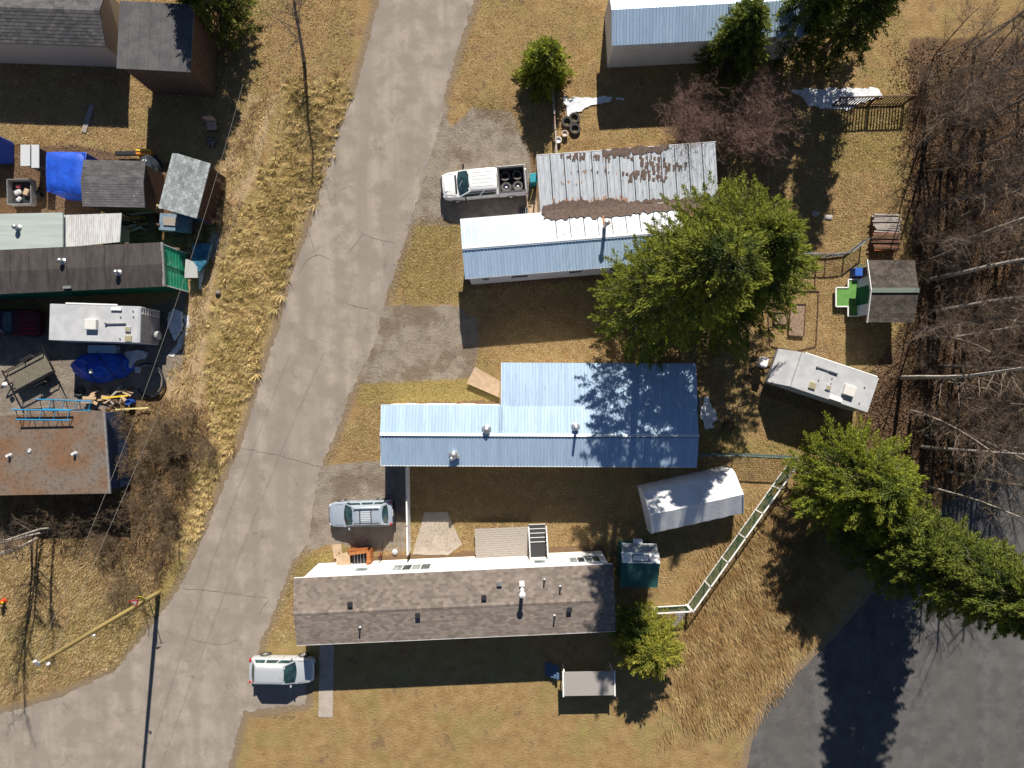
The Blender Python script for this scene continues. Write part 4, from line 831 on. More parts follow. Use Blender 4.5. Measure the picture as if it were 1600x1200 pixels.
rail_fence('picket_fence', 'dark picket fence casting striped shadows beside the snow at the top right', [(1300, 166), (1412, 163)], 1.35, BROWNW, slat=(.1, .12), sp=2.4)
rail_fence('rail_fence', 'low brown and white rail fence above the rusty carport', [(860, 100), (864, 170), (869, 252)], .9, M('rail_brown', (.3, .2, .15), (.5, .45, .42), .9, .8), sp=2.0)
kb = MB().prism([tuple(P(x, y)[:2]) for x, y in ((1076, 950), (1062, 952), (1046, 975), (1056, 981))], 0, .12).build('concrete_ramp', M('grey_concrete', (.3, .29, .3), (.24, .23, .24), 3, .9)); tag(kb, 'grey concrete slab at the lower end of the diagonal fence', 'slab')
# ---------------------------------------------------------------- small garden things
def simple(name, label, cat, mb, mat, **kw): o = mb.build(name, mat, smooth=kw.pop('smooth', None), bevel=kw.pop('bevel', 0)); return tag(o, label, cat, kw.get('group'))
# steps and slatted crate by home 3
wb_ = thing('wooden_porch', 'orange timber porch box with dark slats against the white wall near the estate car', 'porch', (P(566, 868).x, P(566, 868).y, 0), R(4))
MB().beam((-.65, .45, 1.0), (.75, .55, 1.0), .2, .08).build('top_board', ORANGEW, wb_); MB().beam((.75, .5, 1.02), (.6, -.75, 1.02), .22, .08).build('side_board', ORANGEW, wb_)
MB().box((-.1, .62, .5), (1.4, .06, .9)).build('back_panel', M('dark_orange', (.28, .09, .03), rough=.7), wb_)
MB().box((.82, 0, .5), (.06, 1.2, .9)).build('side_panel', ORANGEW, wb_)
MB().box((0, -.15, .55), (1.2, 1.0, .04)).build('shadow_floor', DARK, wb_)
for i in range(10): MB().box((-.5+.115*i, -.12, .72), (.035, 1.05, .05)).build('slat', GREY if i % 2 else DARK, wb_)
for i in range(6): MB().box((-1.62+.17*i, -.15+.02*i, .78), (.16, 1.15, .035), rz=-.04).build('plank', TANW, wb_)
for x in (-1.65, -.75): MB().box((x, .35, .4), (.07, .07, .8)).build('leg', BROWNW, wb_)
simple('plywood_sheet', 'bare plywood sheet leaning beside the orange timber porch', 'board', MB().prism([tuple(P(x, y, .1)[:2]) for x, y in ((519, 851), (533, 850), (536, 872), (522, 873))], .08, .12), TANW)
bk = thing('bicycle', 'small bicycle leaning at the end of the orange timber porch', 'bicycle', (P(597, 862).x, P(597, 862).y, 0), R(80))
for x in (-.45, .45): MB().lathe([(.30, -.02), (.33, 0), (.30, .02), (.28, 0), (.30, -.02)], (x, 0, .33), 24, 'Y').build('wheel', RUBBER, bk)
MB().path([(-.45, 0, .33), (-.1, 0, .3), (.3, 0, .75), (-.2, 0, .72), (-.1, 0, .3)], .02).path([(-.45, 0, .33), (-.2, 0, .72)], .018).path([(.3, 0, .75), (.45, 0, .33)], .018).build('frame', REDL, bk)
MB().path([(.3, -.28, .95), (.3, .28, .95)], .018).path([(.3, 0, .75), (.3, 0, .95)], .018).build('handlebar', CHROME, bk); MB().box((-.22, 0, .82), (.25, .13, .05)).build('saddle', DARK, bk, bevel=.02)
# toy heap
for i, (px, py, c_, lb) in enumerate(((617, 862, 'rv_white', 'crumpled pale bag on the ground beside the small bicycle'),)):
    simple('bag', lb, 'bag', MB().lathe([(0, .25), (.12, .2), (.24, .08), (.2, 0)], P(px, py), 7), MATS[c_], smooth=60)
# planters
BEDM = M('garden_soil', (.20, .13, .085), (.28, .20, .14), 5, .95, c3=(.45, .38, .33), s3=14, bump=.5)
for lab, poly in (('small square raised bed in tree shade', ((1208, 489), (1229, 489), (1228, 507), (1207, 507))), ('tall narrow raised bed of pale soil beside the small square bed', ((1234, 475), (1257, 476), (1254, 526), (1230, 524)))):
    q = [P(x, y) for x, y in poly]; t = thing('planter_bed', lab, 'planter', (q[0].x, q[0].y, 0)); L_ = INFO[t.name].inverted(); q = [L_ @ v for v in q]
    MB().prism([(v.x, v.y) for v in q], 0, .16).build('soil', BEDM, t)
    for a, b in zip(q, q[1:]+q[:1]): MB().beam(a+Vector((0, 0, .12)), b+Vector((0, 0, .12)), .05, .22).build('edge_board', BROWNW, t)
t = thing('garden_edging', 'thin dark timber edging framing the bare garden patch by the playhouse', 'edging', (P(1250, 500).x, P(1250, 500).y, 0)); L_ = INFO[t.name].inverted()
for a, b in (((1275, 414), (1273, 447)), ((1245, 454), (1279, 455)), ((1279, 455), (1275, 540)), ((1200, 495), (1203, 540)), ((1205, 541), (1240, 549)), ((1245, 548), (1274, 541))):
    MB().beam(L_ @ P(*a, .04), L_ @ P(*b, .04), .07, .12).build('edge_board', BROWNW, t)
def rock(name, label, px, py, sx, sy, sz, mat, seed, group=None):
    r_ = random.Random(seed); m = MB(); c = P(px, py); pr = [(.01, sz), (.55, sz*.92), (.9, sz*.55), (1.0, sz*.15), (.95, 0)]; n_ = 12; ph_ = [r_.uniform(.82, 1.15) for _ in range(n_)]; vs = []
    for r, z in pr:
        for i in range(n_): a = 2*PI*i/n_; vs.append((c.x+sx*r*ph_[i]*math.cos(a), c.y+sy*r*ph_[i]*math.sin(a), z))
    m.add(vs, [(j*n_+i, j*n_+(i+1) % n_, (j+1)*n_+(i+1) % n_, (j+1)*n_+i) for j in range(4) for i in range(n_)]+[tuple(range(n_))]); return tag(m.build(name, mat, smooth=50), label, 'rock', group)
ST = M('pale_stone', (.45, .42, .39), (.34, .31, .29), 6, .9)
rock('stepping_stone', 'pale flat stone in full sun right of the spreading conifer', 1294, 340, .36, .24, .12, ST, 1); rock('stepping_stone', 'bluish flat stone in shade at the tree shadow edge', 1274, 334, .3, .22, .12, ST, 2)
rock('rock', 'small dark stone on the bunchgrass slope near the junk yard', 341, 458, .22, .18, .2, M('dark_stone', (.2, .17, .16), rough=.9), 3)
# wood pile
wp = thing('woodpile', 'stack of weathered boards and brush with a rusty orange edge near the forest', 'woodpile', (P(1378, 366).x, P(1378, 366).y, 0), R(-2))
r_ = random.Random(3)
for i in range(17): MB().box((r_.uniform(-.08, .08), 1.3-.155*i, .5+r_.uniform(-.03, .08)), (1.9+r_.uniform(-.2, .2), .11+r_.uniform(0, .03), .05), rz=r_.uniform(-.05, .05)).build('board', WOOD if i < 9 else BROWNW if i % 3 else M('red_brown_board', (.24, .11, .07), rough=.85), wp)
MB().box((0, 0, .24), (1.8, 2.5, .46)).build('stack', BROWNW, wp); MB().beam((-.85, -1.3, .52), (.85, -1.2, .52), .14, .06).build('orange_edge', M('rust_orange', (.42, .13, .05), rough=.8), wp)
# fire pit / wicker barrel, bench, snow
t = thing('barrel_planter', 'round wicker planter of dead stems beside the snow patch', 'planter', (P(1136, 666).x, P(1136, 666).y, 0))
MB().lathe([(.34, 0), (.4, .45), (.36, .45), (.34, .38), (0, .38)], (0, 0, 0), 16).build('basket', BROWNW, t, smooth=40)
m = MB(); r_ = random.Random(8)
for i in range(60): a = r_.uniform(0, 6.28); q = r_.uniform(.1, .42); m.tube((math.cos(a)*.15, math.sin(a)*.15, .38), (math.cos(a)*q, math.sin(a)*q, .5+r_.uniform(0, .2)), .012, .004, 3, False)
m.build('dead_stems', GB2, t)
t = thing('bench', 'narrow metal bench in shade at the east end of the long blue roof', 'bench', (P(1091, 631).x, P(1091, 631).y, 0), R(90))
MB().box((0, 0, .45), (1.1, .12, .05)).build('seat', GREY, t)
for x in (-.5, .5): MB().box((x, 0, .22), (.06, .35, .44)).build('leg', GREY, t)
def snow(label, pts, seed, h=.07, mat=SNOW): o = patch('snow_patch', pts, mat, 0, h, .18, .09, None, seed); tag(o, label, 'snow'); return o
snow('melting snow patch beside the east end of the long blue roof', [(1100, 619), (1107, 622), (1112, 636), (1120, 646), (1121, 655), (1112, 661), (1117, 667), (1104, 671), (1098, 662), (1094, 650), (1093, 637), (1098, 630)], 1)
snow('bluish snow patch at the top edge above the rusty carport', [(880, 153), (925, 153), (958, 152), (955, 160), (935, 162), (915, 170), (900, 176), (888, 183), (886, 170)], 2)
snow('tiny snow strip just right of the bluish patch above the carport', [(962, 153), (976, 153), (974, 157), (963, 157)], 3)
snow('long snow bank in the shade beneath the dark picket fence', [(1235, 140), (1370, 138), (1378, 152), (1350, 160), (1326, 172), (1285, 170), (1262, 165), (1252, 152)], 4)
snow('blue shaded snow mound beside the motorhome', [(272, 483), (284, 488), (287, 505), (283, 520), (275, 532), (268, 520), (264, 503), (266, 490)], 5, .25)
snow('snow streak melting off the blue tarpaulin', [(196, 552), (212, 546), (233, 551), (226, 560), (214, 563), (206, 575), (198, 574)], 6, .15)
snow('small round snow lump below the blue tarpaulin', [(211, 574), (218, 571), (222, 577), (219, 583), (212, 582)], 7, .15)
o = patch('plastic_sheet', [(286, 491), (296, 493), (297, 510), (290, 528), (283, 545), (272, 558), (263, 555), (275, 541), (284, 520), (290, 506)], M('white_plastic', (.75, .75, .76), (.55, .54, .55), 4, .5, bump=.5, bscale=8), 0, .04, .2, .06, None, 9); tag(o, 'crumpled white plastic strip beside the blue snow mound', 'sheet')
# top yard objects
for (px, py, lb, mt) in ((872, 221, 'white rimmed flower pot nearest the rail fence', TRIM), (882, 211, 'white rimmed flower pot further from the rail fence', M('cream_pot', (.6, .5, .42), rough=.6))):
    o = MB().lathe([(.2, 0), (.24, .32), (.19, .32), (.17, .2), (0, .2)], P(px, py), 18).build('flower_pot', mt, smooth=40); tag(o, lb, 'pot')
for i, (px, py, lb) in enumerate(((886, 192, 'dark tyre lying beside the pots above the carport'), (898, 203, 'dark tyre at the lower end of the pile above the carport'), (897, 186, 'dark tyre nearest the bluish snow above the carport'))):
    tyre('old_tyre', lb, tuple(P(px, py)), .42, .24, RUBBER, 'old tyres in the yard above the carport')
t = thing('wheelie_bin', 'teal wheeled bin at the west end of the rusty carport', 'bin', (P(833, 285).x, P(833, 285).y, 0), R(5))
TEAL = M('teal_plastic', (.03, .28, .36), rough=.4)
MB().box((0, 0, .5), (.5, .6, .95)).build('body', TEAL, t, bevel=.03); MB().box((0, 0, 1.0), (.54, .66, .06)).build('lid', TEAL, t, bevel=.02)
simple('pallet_board', 'pale board on the ground between the truck and the two metal roofs', 'board', MB().prism([tuple(P(x, y)[:2]) for x, y in ((822, 316), (838, 312), (840, 338), (822, 340))], .02, .07), TANW)
simple('ladder_pole', 'yellow pole leaning beside the teal bin', 'pole', MB().beam(P(833, 296, .8), P(826, 322, .1), .06, .05), M('yellow_paint', (.65, .45, .08), rough=.6))
t = thing('drain_grate', 'small dark grate box on the ground beside the truck rear wheel', 'grate', (P(818, 330).x, P(818, 330).y, 0))
MB().box((0, 0, .1), (.7, .45, .2)).build('box', DARK, t)
for i in range(5): MB().box((-.28+.14*i, 0, .215), (.03, .44, .03)).build('bar', GREY, t)
# ---------------------------------------------------------------- left yard: homes
DK = M('dark_membrane', (.045, .038, .037), (.07, .06, .058), .9, .75, c3=(.13, .12, .115), s3=2.2, thr3=(.6, .85), stretch=(3, .7, 1))
gh = P(256, 447.5, 3.2); rotg = R(2.7); Lg = 17.0; Wg = 3.05
g1 = thing('mobile_home', 'dark flat roofed mobile home with bright green walls at the left', 'mobile home', frame_from(gh, rotg, Lg/2, -Wg/2), rotg)
MB().box((0, 0.05, 1.58), (Lg-.1, Wg-.3, 3.12)).build('wall', GREENP, g1)
n_ = 13
for i in range(n_): MB().extx([(-Wg/2, 3.17), (-Wg/2, 3.21), (0, 3.34), (Wg/2, 3.21), (Wg/2, 3.17)], -Lg/2+i*Lg/n_+.012, -Lg/2+(i+1)*Lg/n_-.012).build('roof_panel', DK, g1)
MB().box((0, 0, 3.17), (Lg-.02, Wg-.05, .03)).build('roof_deck', DARK, g1)
MB().box((Lg/2+.02, 0, 3.2), (.16, Wg, .12)).build('roof_edge', GREY, g1)
inv = INFO[g1.name].inverted()
for px, py in ((97, 408), (184, 426)): p = inv @ P(px, py, 3.4); turbine(g1, p.x, p.y, 3.3, r=.15)
p = inv @ P(105, 451, 3.3); MB().box((p.x, p.y+.1, 3.28), (.55, .18, .1)).build('bracket', GREY, g1)
sg = MB()
for i in range(9): sg.box((0, -Wg/2+.185, .25+.33*i), (Lg-.12, .03, .05))
sg.build('siding_rib', M('green_dark', (.015, .15, .08), rough=.6), g1)
GP = M('green_siding', (.03, .42, .24), (.04, .34, .2), 2, .5, c3=(.50, .68, .58), s3=1.6, thr3=(.55, .72))
for i in range(16):
    for k_ in range(2): MB().box((Lg/2-.03, -.7+1.4*k_, .1+.095+.19*i), (.05+.02*(i % 2), 1.36, .18)).build('siding_panel', GP, g1)
for y in (-1.42, 0, 1.42): MB().box((Lg/2-.01, y, 1.6), (.1, .06, 3.1)).build('corner_trim', TRIM if y else MATS['green_dark'], g1)
# pale roofs north of it
def slab_roof(name, label, corners, z, th, mat, cat, walls=None, wall_in=.2, ribs=0, edge=None):
    q = [P(x, y, z) for x, y in corners]; c = sum(q, Vector())/len(q); t = thing(name, label, cat, (c.x, c.y, 0)); q = [v-Vector((c.x, c.y, 0)) for v in q]
    MB().prism([(v.x, v.y) for v in q], z-th, z).build('roof', mat, t)
    if walls: MB().prism([(v.x*(1-wall_in/3), v.y*(1-wall_in/2)) for v in q], 0, z-th-.01).build('wall', walls, t)
    else:
        for v in q: MB().box((v.x*.95, v.y*.95, (z-th)/2), (.09, .09, z-th)).build('post', BROWNW, t)
    if ribs:
        m_ = MB(); a, b, c2, d = q[:4]
        for i in range(ribs):
            f = (i+.5)/ribs; m_.beam(a.lerp(b, f)+Vector((0, 0, .012)), d.lerp(c2, f)+Vector((0, 0, .012)), .05, .03)
        m_.build('roof_rib', edge or mat, t, kind='stuff')
    return t
t = slab_roof('lean_to', 'pale grey green flat roof addition beside the corrugated white roof, at the left edge', [(-90, 336), (98, 332), (98, 388), (-90, 395)], 3.2, .12, M('pale_green_roof', (.42, .47, .45), (.36, .41, .39), 1.2, .7, stretch=(.3, 3, 1)), 'extension', WHITE)
turbine(t, (P(25, 355, 3.4)-t.location).x, (P(25, 355, 3.4)-t.location).y, 3.2, r=.16)
slab_roof('lean_to', 'corrugated whitish tin roof between the pale flat roof and the yellow scrap heap', [(100, 336), (190, 333), (187, 378), (99, 387)], 2.9, .06, M('dirty_white_tin', (.62, .62, .63), (.50, .49, .49), 1.5, .6, c3=(.36, .32, .3), s3=4, thr3=(.56, .75), stretch=(4, .6, 1)), 'lean-to roof', None, ribs=26)
# sheds
def gable_shed(name, label, corners, z0, zr, ridge_f, mat, mat2, wall, shing=True, course=.16, tab=.4):
    a, b, c, d = [P(x, y, z0) for x, y in corners]   # nw ne se sw
    rot = math.atan2((b-a).y, (b-a).x); c0 = (a+b+c+d)/4; L_ = ((b-a).length+(c-d).length)/2; W_ = ((d-a).length+(c-b).length)/2
    t = thing(name, label, 'shed', (c0.x, c0.y, 0), rot); yr = W_/2-W_*ridge_f
    gable_walls(t, -L_/2+.15, L_/2-.15, -W_/2+.15, W_/2-.15, z0-.06, zr-.1, wall, yr=yr)
    for ya, m_ in ((W_/2, mat), (-W_/2, mat2)):
        shingles(t, -L_/2, L_/2, ya, z0, yr, zr, m_, course, tab, seed=int(abs(ya)*9))
    return t, L_, W_, yr
s1, L_, W_, yr = gable_shed('garden_shed', 'charcoal shingled shed right of the blue tarpaulin cover', [(123, 250), (228, 252), (226, 324), (136, 322)], 2.5, 2.72, .48, SHIND, M('roll_roofing', (.135, .13, .14), (.10, .095, .105), 1.4, .9, island=.08, c3=(.2, .19, .19), s3=4), BROWNW, tab=.55)
rg = R(-104)
a, b, c, d = [P(x, y, 2.7) for x, y in ((268, 241), (326, 255), (312, 338), (246, 327))]
s2 = thing('garden_shed', 'light grey block patterned shingle shed with dark red brown board wall', 'shed', tuple(Vector((((a+b+c+d)/4).x, ((a+b+c+d)/4).y, 0))), math.atan2((a-d).y, (a-d).x))
L_ = (a-d).length; W_ = (b-a).length
gable_walls(s2, -L_/2+.15, L_/2-.15, -W_/2+.12, W_/2-.1, 2.5, 2.9, NAVY, yr=W_/2-.55)
shingles(s2, -L_/2, L_/2, -W_/2, 2.6, W_/2-.55, 3.05, SHINGG, .2, .36, seed=8); shingles(s2, -L_/2, L_/2, W_/2, 2.75, W_/2-.55, 3.05, SHINGG, .2, .36, seed=9)
for i in range(20):
    x = -L_/2+.2+(L_-.4)*(i+.5)/20; MB().box((x, -W_/2+.1, 1.25+.006*(i % 3)), ((L_-.4)/20-.02, .05+.02*(i % 2), 2.5)).build('wall_board', M('dark_red_wood', (.10, .055, .042), (.06, .038, .03), 4, .85, island=.3), s2)
# tan roof garage at left
t = slab_roof('garage', 'flat garage roof covered with rust brown moss and leaves at the left edge', [(-120, 656), (163, 641), (172, 771), (-120, 776)], 2.7, .14, M('mossy_roof', (.20, .105, .055), (.18, .15, .125), .4, .95, c3=(.10, .07, .05), s3=5, thr3=(.45, .75), lo=.32, hi=.66, bump=.4, bscale=14), 'garage', NAVY, .12)
q = t.location
for (x0, y0), (x1, y1) in (((163, 641), (172, 771)),): MB().beam(P(x0, y0, 2.74)-q, P(x1, y1, 2.74)-q, .12, .1).build('roof_edge', GREY, t)
for px, py in ((14, 712), (116, 709), (44, 705)): vent_pipe(t, (P(px, py, 2.8)-q).x, (P(px, py, 2.8)-q).y, 2.7, .09, .3 if px != 44 else .05, TRIM)
for i, (py, c_, lb) in enumerate(((655, GREY, 'grey lidded tub against the garage wall, nearest the blue scaffold'), (677, M('pale_tub', (.5, .55, .62), rough=.5), 'pale tub against the garage wall, second from the blue scaffold'), (692, M('pale_tub', (.5, .55, .62)), 'pale tub in the middle of the row along the garage wall'), (706, NAVY, 'navy crate near the lower end of the row along the garage wall'), (745, M('tan_board', (.4, .33, .27), rough=.8), 'tan board leaning at the lower corner of the garage'))):
    o = MB().box(P(186, py)+Vector((-.1, 0, .3)), (.55, .5, .6)).build('storage_tub', c_, bevel=.04); tag(o, lb, 'tub')
# covered box, tarps
t = thing('tarpaulin_cover', 'bright blue tarpaulin stretched over a boxy frame between pale panels and charcoal shed', 'tarpaulin', (P(98, 268).x*.945, P(98, 268).y*.945, 0))
q = [P(x, y, 2.3) for x, y in ((68, 236), (130, 235), (124, 302), (69, 298))]; c0 = t.location; ni = 8; V = []
for j in range(ni+1):
    for i in range(ni+1):
        u, v = i/ni, j/ni; p = (q[0]*(1-u)+q[1]*u)*(1-v)+(q[3]*(1-u)+q[2]*u)*v-c0; e = min(u, 1-u, v, 1-v); V.append((p.x, p.y, 2.3-.25*(1-min(1, e*8)) + .08*math.sin(5*u+3*v)))
F_ = [(j*(ni+1)+i, j*(ni+1)+i+1, (j+1)*(ni+1)+i+1, (j+1)*(ni+1)+i) for j in range(ni) for i in range(ni)]
MB().add(V, F_).build('tarpaulin_top', BLUET, t, smooth=50)
qq = [v-c0 for v in q]; MB().prism([(v.x*.97, v.y*.97) for v in qq], .05, 2.05).build('tarpaulin_side', BLUET, t)
t = thing('tarpaulin_cover', 'dark blue covered trailer box cut off by the left edge', 'tarpaulin', (P(0, 240).x, P(0, 240).y, 0)); MB().box((-.3, 0, .9), (2.8, 1.6, 1.8)).build('cover', M('navy_tarp', (.01, .05, .32), rough=.5), t, bevel=.1)
for i, (x0, x1, y0, y1, lb) in enumerate(((32, 47, 226, 259, 'whitish roof panel nearer the left edge, beside the dark blue cover'), (49, 61, 226, 262, 'whitish narrow panel touching the bright blue tarpaulin'))):
    o = MB().prism([tuple(P(a, b, 1.8)[:2]) for a, b in ((x0, y1), (x1, y1), (x1, y0), (x0, y0))], 1.74, 1.8).build('sheet_stack', M('pale_panel', (.52, .54, .56), rough=.6)); tag(o, lb, 'panel')
    MB().box((P((x0+x1)/2, (y0+y1)/2, 1.8)).to_tuple()[:2]+(.86,), (.5, 1.2, 1.7)).build('trestle', DARK, None); tr_ = bpy.data.objects['trestle' if i == 0 else 'trestle.001']; tag(tr_, 'dark trestle stack carrying the %s pale panel' % ('left' if i == 0 else 'right'), 'trestle')
t = thing('open_trailer', 'small open box trailer holding cushions and scrap near the left edge', 'trailer', (P(47, 306).x, P(47, 306).y, 0), R(1))
MB().box((0, 0, .5), (1.7, 1.8, .06)).build('floor', DARK, t)
for s in (-1, 1): MB().box((s*.86, 0, .75), (.05, 1.8, .5)).box((0, s*.9, .75), (1.7, .05, .5)).build('side_panel', GREY, t)
for s in (-1, 1): MB().lathe([(.15, -.09), (.3, -.09), (.3, .09), (.15, .09)], (s*1.0, 0, .3), 18, 'X').build('wheel', RUBBER, t)
for i, (x, y, mt, s_, lb) in enumerate(((-.35, .5, M('pink_cloth', (.6, .12, .14), rough=.8), .22, 'pinkish red cloth bundle in the open box trailer'), (-.35, .05, M('pale_cushion', (.5, .5, .52), rough=.8), .3, 'pale cushion in the middle of the open box trailer'), (-.3, -.45, M('pale_cushion', (.5, .5, .52)), .25, 'pale cushion at the lower end of the open box trailer'), (.3, .05, TANW, .3, 'tan wooden crate in the open box trailer'))):
    p = INFO[t.name] @ Vector((x, y, .53)); o = MB().box(p+Vector((0, 0, s_*.4)), (s_*1.6, s_*1.2, s_*.8), rz=.4*i).build('crate' if mt is TANW else 'cushion', mt, bevel=.04 if mt is TANW else .09); tag(o, lb, 'crate' if mt is TANW else 'cushion')
# black plastic sheet + white bag, scrap timber, wheelbarrow trailer
BAG = M('black_sheet', (.02, .025, .035), (.04, .05, .06), 4, .15, spec=.8, bump=1.2, bscale=3)
def heap(name, label, cat, px, py, sx, sy, hh, mat, seed, rz=0, n1=16, n2=7, z0=0, par=None):
    r_ = random.Random(seed); c = P(px, py, z0); vs = []; fs = []
    for j in range(n2+1):
        t_ = j/n2; r = (1-t_**2)**.5 if t_ < 1 else .02
        for i in range(n1):
            a = 2*PI*i/n1; k_ = r_.uniform(.8, 1.18); x = sx*r*math.cos(a)*k_; y = sy*r*math.sin(a)*k_; ca, sa = math.cos(rz), math.sin(rz)
            vs.append((c.x+x*ca-y*sa, c.y+x*sa+y*ca, z0+hh*t_*r_.uniform(.85, 1.1)))
    fs = [(j*n1+i, j*n1+(i+1) % n1, (j+1)*n1+(i+1) % n1, (j+1)*n1+i) for j in range(n2) for i in range(n1)]+[tuple(range(n2*n1, n2*n1+n1))]
    o = MB().add(vs, fs).build(name, mat, smooth=70)
    o.modifiers.new('subdivision', 'SUBSURF').levels = 1; o.modifiers['subdivision'].render_levels = 2
    return tag(o, label, cat)
heap('plastic_heap', 'glossy black plastic sheeting bunched between the two shingled sheds', 'plastic sheet', 240, 272, .75, 1.4, 1.5, BAG, 1)
heap('plastic_bag', 'grey white plastic bag below the black sheeting between the sheds', 'bag', 236, 312, .6, .45, .9, M('bag_white', (.5, .54, .6), (.35, .38, .44), 5, .4), 2)
r_ = random.Random(11); SC = [M('scrap_yellow', (.38, .22, .07), (.28, .15, .05), 3, .8), M('scrap_tan', (.5, .36, .22), rough=.8), BROWNW, WOOD, M('scrap_dark', (.10, .07, .05), rough=.9)]
t = thing('scrap_heap', 'heap of yellow brown scrap timber between tin roof and grey shed', 'scrap heap', (P(222, 350).x, P(222, 350).y, 0))
MB().box((0, 0, .3), (2.4, 2.4, .6)).build('pile_core', SC[4], t)
for i in range(34): MB().box((r_.uniform(-1.1, 1.1), r_.uniform(-1.2, 1.3), .65+r_.uniform(0, .3)), (r_.uniform(.6, 1.8), r_.uniform(.08, .28), .05), rz=r_.uniform(-.5, .4)).build('timber', SC[i % 5], t)
t = thing('utility_trailer', 'blue grey cargo trailer with timber load below the light grey shed', 'trailer', (P(281, 352).x, P(281, 352).y, 0), R(-4))
MB().box((0, 0, .5), (2.2, 1.25, .5)).build('body', M('slate_blue', (.12, .19, .27), (.2, .26, .33), 3, .5), t, bevel=.04); MB().box((-.2, .05, .78), (1.1, .6, .1)).build('load', M('taupe_board', (.3, .26, .23), rough=.8), t)
for s in (-1, 1): MB().lathe([(.14, -.09), (.3, -.09), (.3, .09), (.14, .09)], (0, s*.72, .3), 16, 'Y').build('wheel', RUBBER, t)
o = simple('step_stool', 'pale board standing beside the tin roof and scrap heap', 'board', MB().prism([tuple(P(x, y, 1)[:2]) for x, y in ((188, 358), (201, 358), (201, 380), (188, 380))], .9, 1.0), TANW)
t = thing('log_splitter', 'yellow and black machine lying along the top of the charcoal shed', 'machine', (P(222, 243).x, P(222, 243).y, 0), 0)
MB().box((-.9, 0, .4), (1.6, .3, .25)).build('beam', DARK, t, bevel=.03); MB().box((.5, 0, .5), (1.1, .42, .4)).build('engine_cover', M('machine_orange', (.5, .2, .03), rough=.5), t, bevel=.05); MB().box((.5, .12, .72), (1.0, .12, .05)).build('cover_stripe', M('machine_yellow', (.7, .5, .05), rough=.5), t)
for s in (-1, 1): MB().lathe([(.1, -.07), (.22, -.07), (.22, .07), (.1, .07)], (0.2, s*.3, .22), 16, 'Y').build('wheel', RUBBER, t)
t = thing('pallet', 'long pale plank lying on the upper left grass', 'plank', (P(138, 186).x, P(138, 186).y, 0), R(-17)); 
for i in range(3): MB().box((-.12+.12*i, 0, .06), (.1, 2.1, .04)).build('board', WOOD, t)
t = thing('garden_chair', 'brown garden chair on the grass edge right of the dark garage', 'chair', (P(335, 200).x, P(335, 200).y, 0), R(5))
MB().box((0, 0, .42), (.7, .6, .08)).build('seat', M('tan_cushion', (.42, .3, .24), rough=.8), t, bevel=.03); MB().box((0, .38, .75), (.7, .1, .7)).build('backrest', M('tan_cushion', (.42, .3, .24)), t, bevel=.03)
for x in (-.3, .3):
    for y in (-.25, .25): MB().box((x, y, .19), (.06, .06, .38)).build('leg', DARK, t)
heap('bag', 'dark heap with white specks below the garden chair', 'bag', 332, 223, .42, .42, .45, M('speckled_heap', (.06, .05, .05), (.5, .45, .42), 9, .6, lo=.55, hi=.62), 4)
# tarped boat + hoses + flatbed trailer + scaffold
heap('covered_boat', 'bulging heap under a creased royal blue tarpaulin below the motorhome', 'tarpaulin', 162, 572, 2.15, 1.15, 1.3, M('creased_tarp', (.01, .06, .45), (.02, .12, .62), 1.5, .35, bump=1.6, bscale=2.5), 6, R(3), 22, 8)
m = MB()
for (a, b) in (((130, 560), (150, 598)), ((150, 548), (185, 596)), ((185, 548), (200, 590))): m.path([P(*a, .9), P((a[0]+b[0])/2-3, (a[1]+b[1])/2, 1.35), P(*b, .6)], .03)
tag(m.build('tie_rope', DARK), 'dark tie ropes crossing the creased blue tarpaulin', 'rope')
simple('white_can', 'small white can on top of the creased blue tarpaulin', 'can', MB().tube(P(141, 578, 1.25), P(143, 583, 1.3), .12, n=12), TRIM)
simple('white_freezer', 'pale flat box between motorhome and blue tarpaulin', 'box', MB().box(P(163, 546, .4), (1.9, .6, .8)), M('pale_blue_box', (.35, .48, .62), rough=.5), bevel=.03)
t = thing('flatbed_trailer', 'plank floored utility trailer with mesh ramp parked at an angle', 'trailer', (P(61, 580).x, P(61, 580).y, 0), R(28))
for i in range(11): MB().box((-.15, .68-.136*i, .62), (3.0, .128, .04)).build('plank', M('deck_grey', (.12, .11, .09), (.2, .18, .13), 4, .85, stretch=(6, 1, 1), island=.15), t)
m = MB()
for s in (-1, 1): m.beam((-1.7, s*.8, .9), (1.4, s*.8, .9), .06, .06); m.beam((-1.7, s*.8, .55), (1.4, s*.8, .55), .07, .1)
for x in (-1.7, -.1, 1.4):
    for s in (-1, 1): m.beam((x, s*.8, .5), (x, s*.8, .9), .05, .05)
m.beam((-1.7, -1.1, .95), (-1.7, .95, .95), .08, .06).beam((-1.7, 0, .5), (-2.7, 0, .5), .08, .08).beam((-1.7, .7, .5), (-2.7, 0, .5), .06, .06); m.build('frame', BLACKM, t)
for s in (-1, 1):
    MB().lathe([(.16, -.1), (.33, -.1), (.33, .1), (.16, .1)], (.1, s*1.02, .33), 20, 'Y').build('wheel', RUBBER, t); MB().box((.1, s*1.02, .72), (.95, .25, .04)).build('mudguard', BLACKM, t, bevel=.02)
m = MB()
for i in range(7): m.beam((1.45+.1*i*1.2, -.78, .65+.17*i), (1.45+.1*i*1.2, .78, .65+.17*i), .035, .035)
for i in range(6): y = -.78+.312*i; m.beam((1.45, y, .62), (2.2, y, 1.7), .03, .03)
m.build('mesh_ramp', BLACKM, t)
MB().lathe([(0, .16), (.14, .1), (.2, 0), (0, 0)], (-2.15, 0, .75), 16).build('jack_cap', TRIM, t, smooth=40)
t = thing('hose_hoop', 'large black pipe hoop on the ground right of the blue tarpaulin', 'pipe'  , (P(237, 594).x, P(237, 594).y, 0)); pts = []
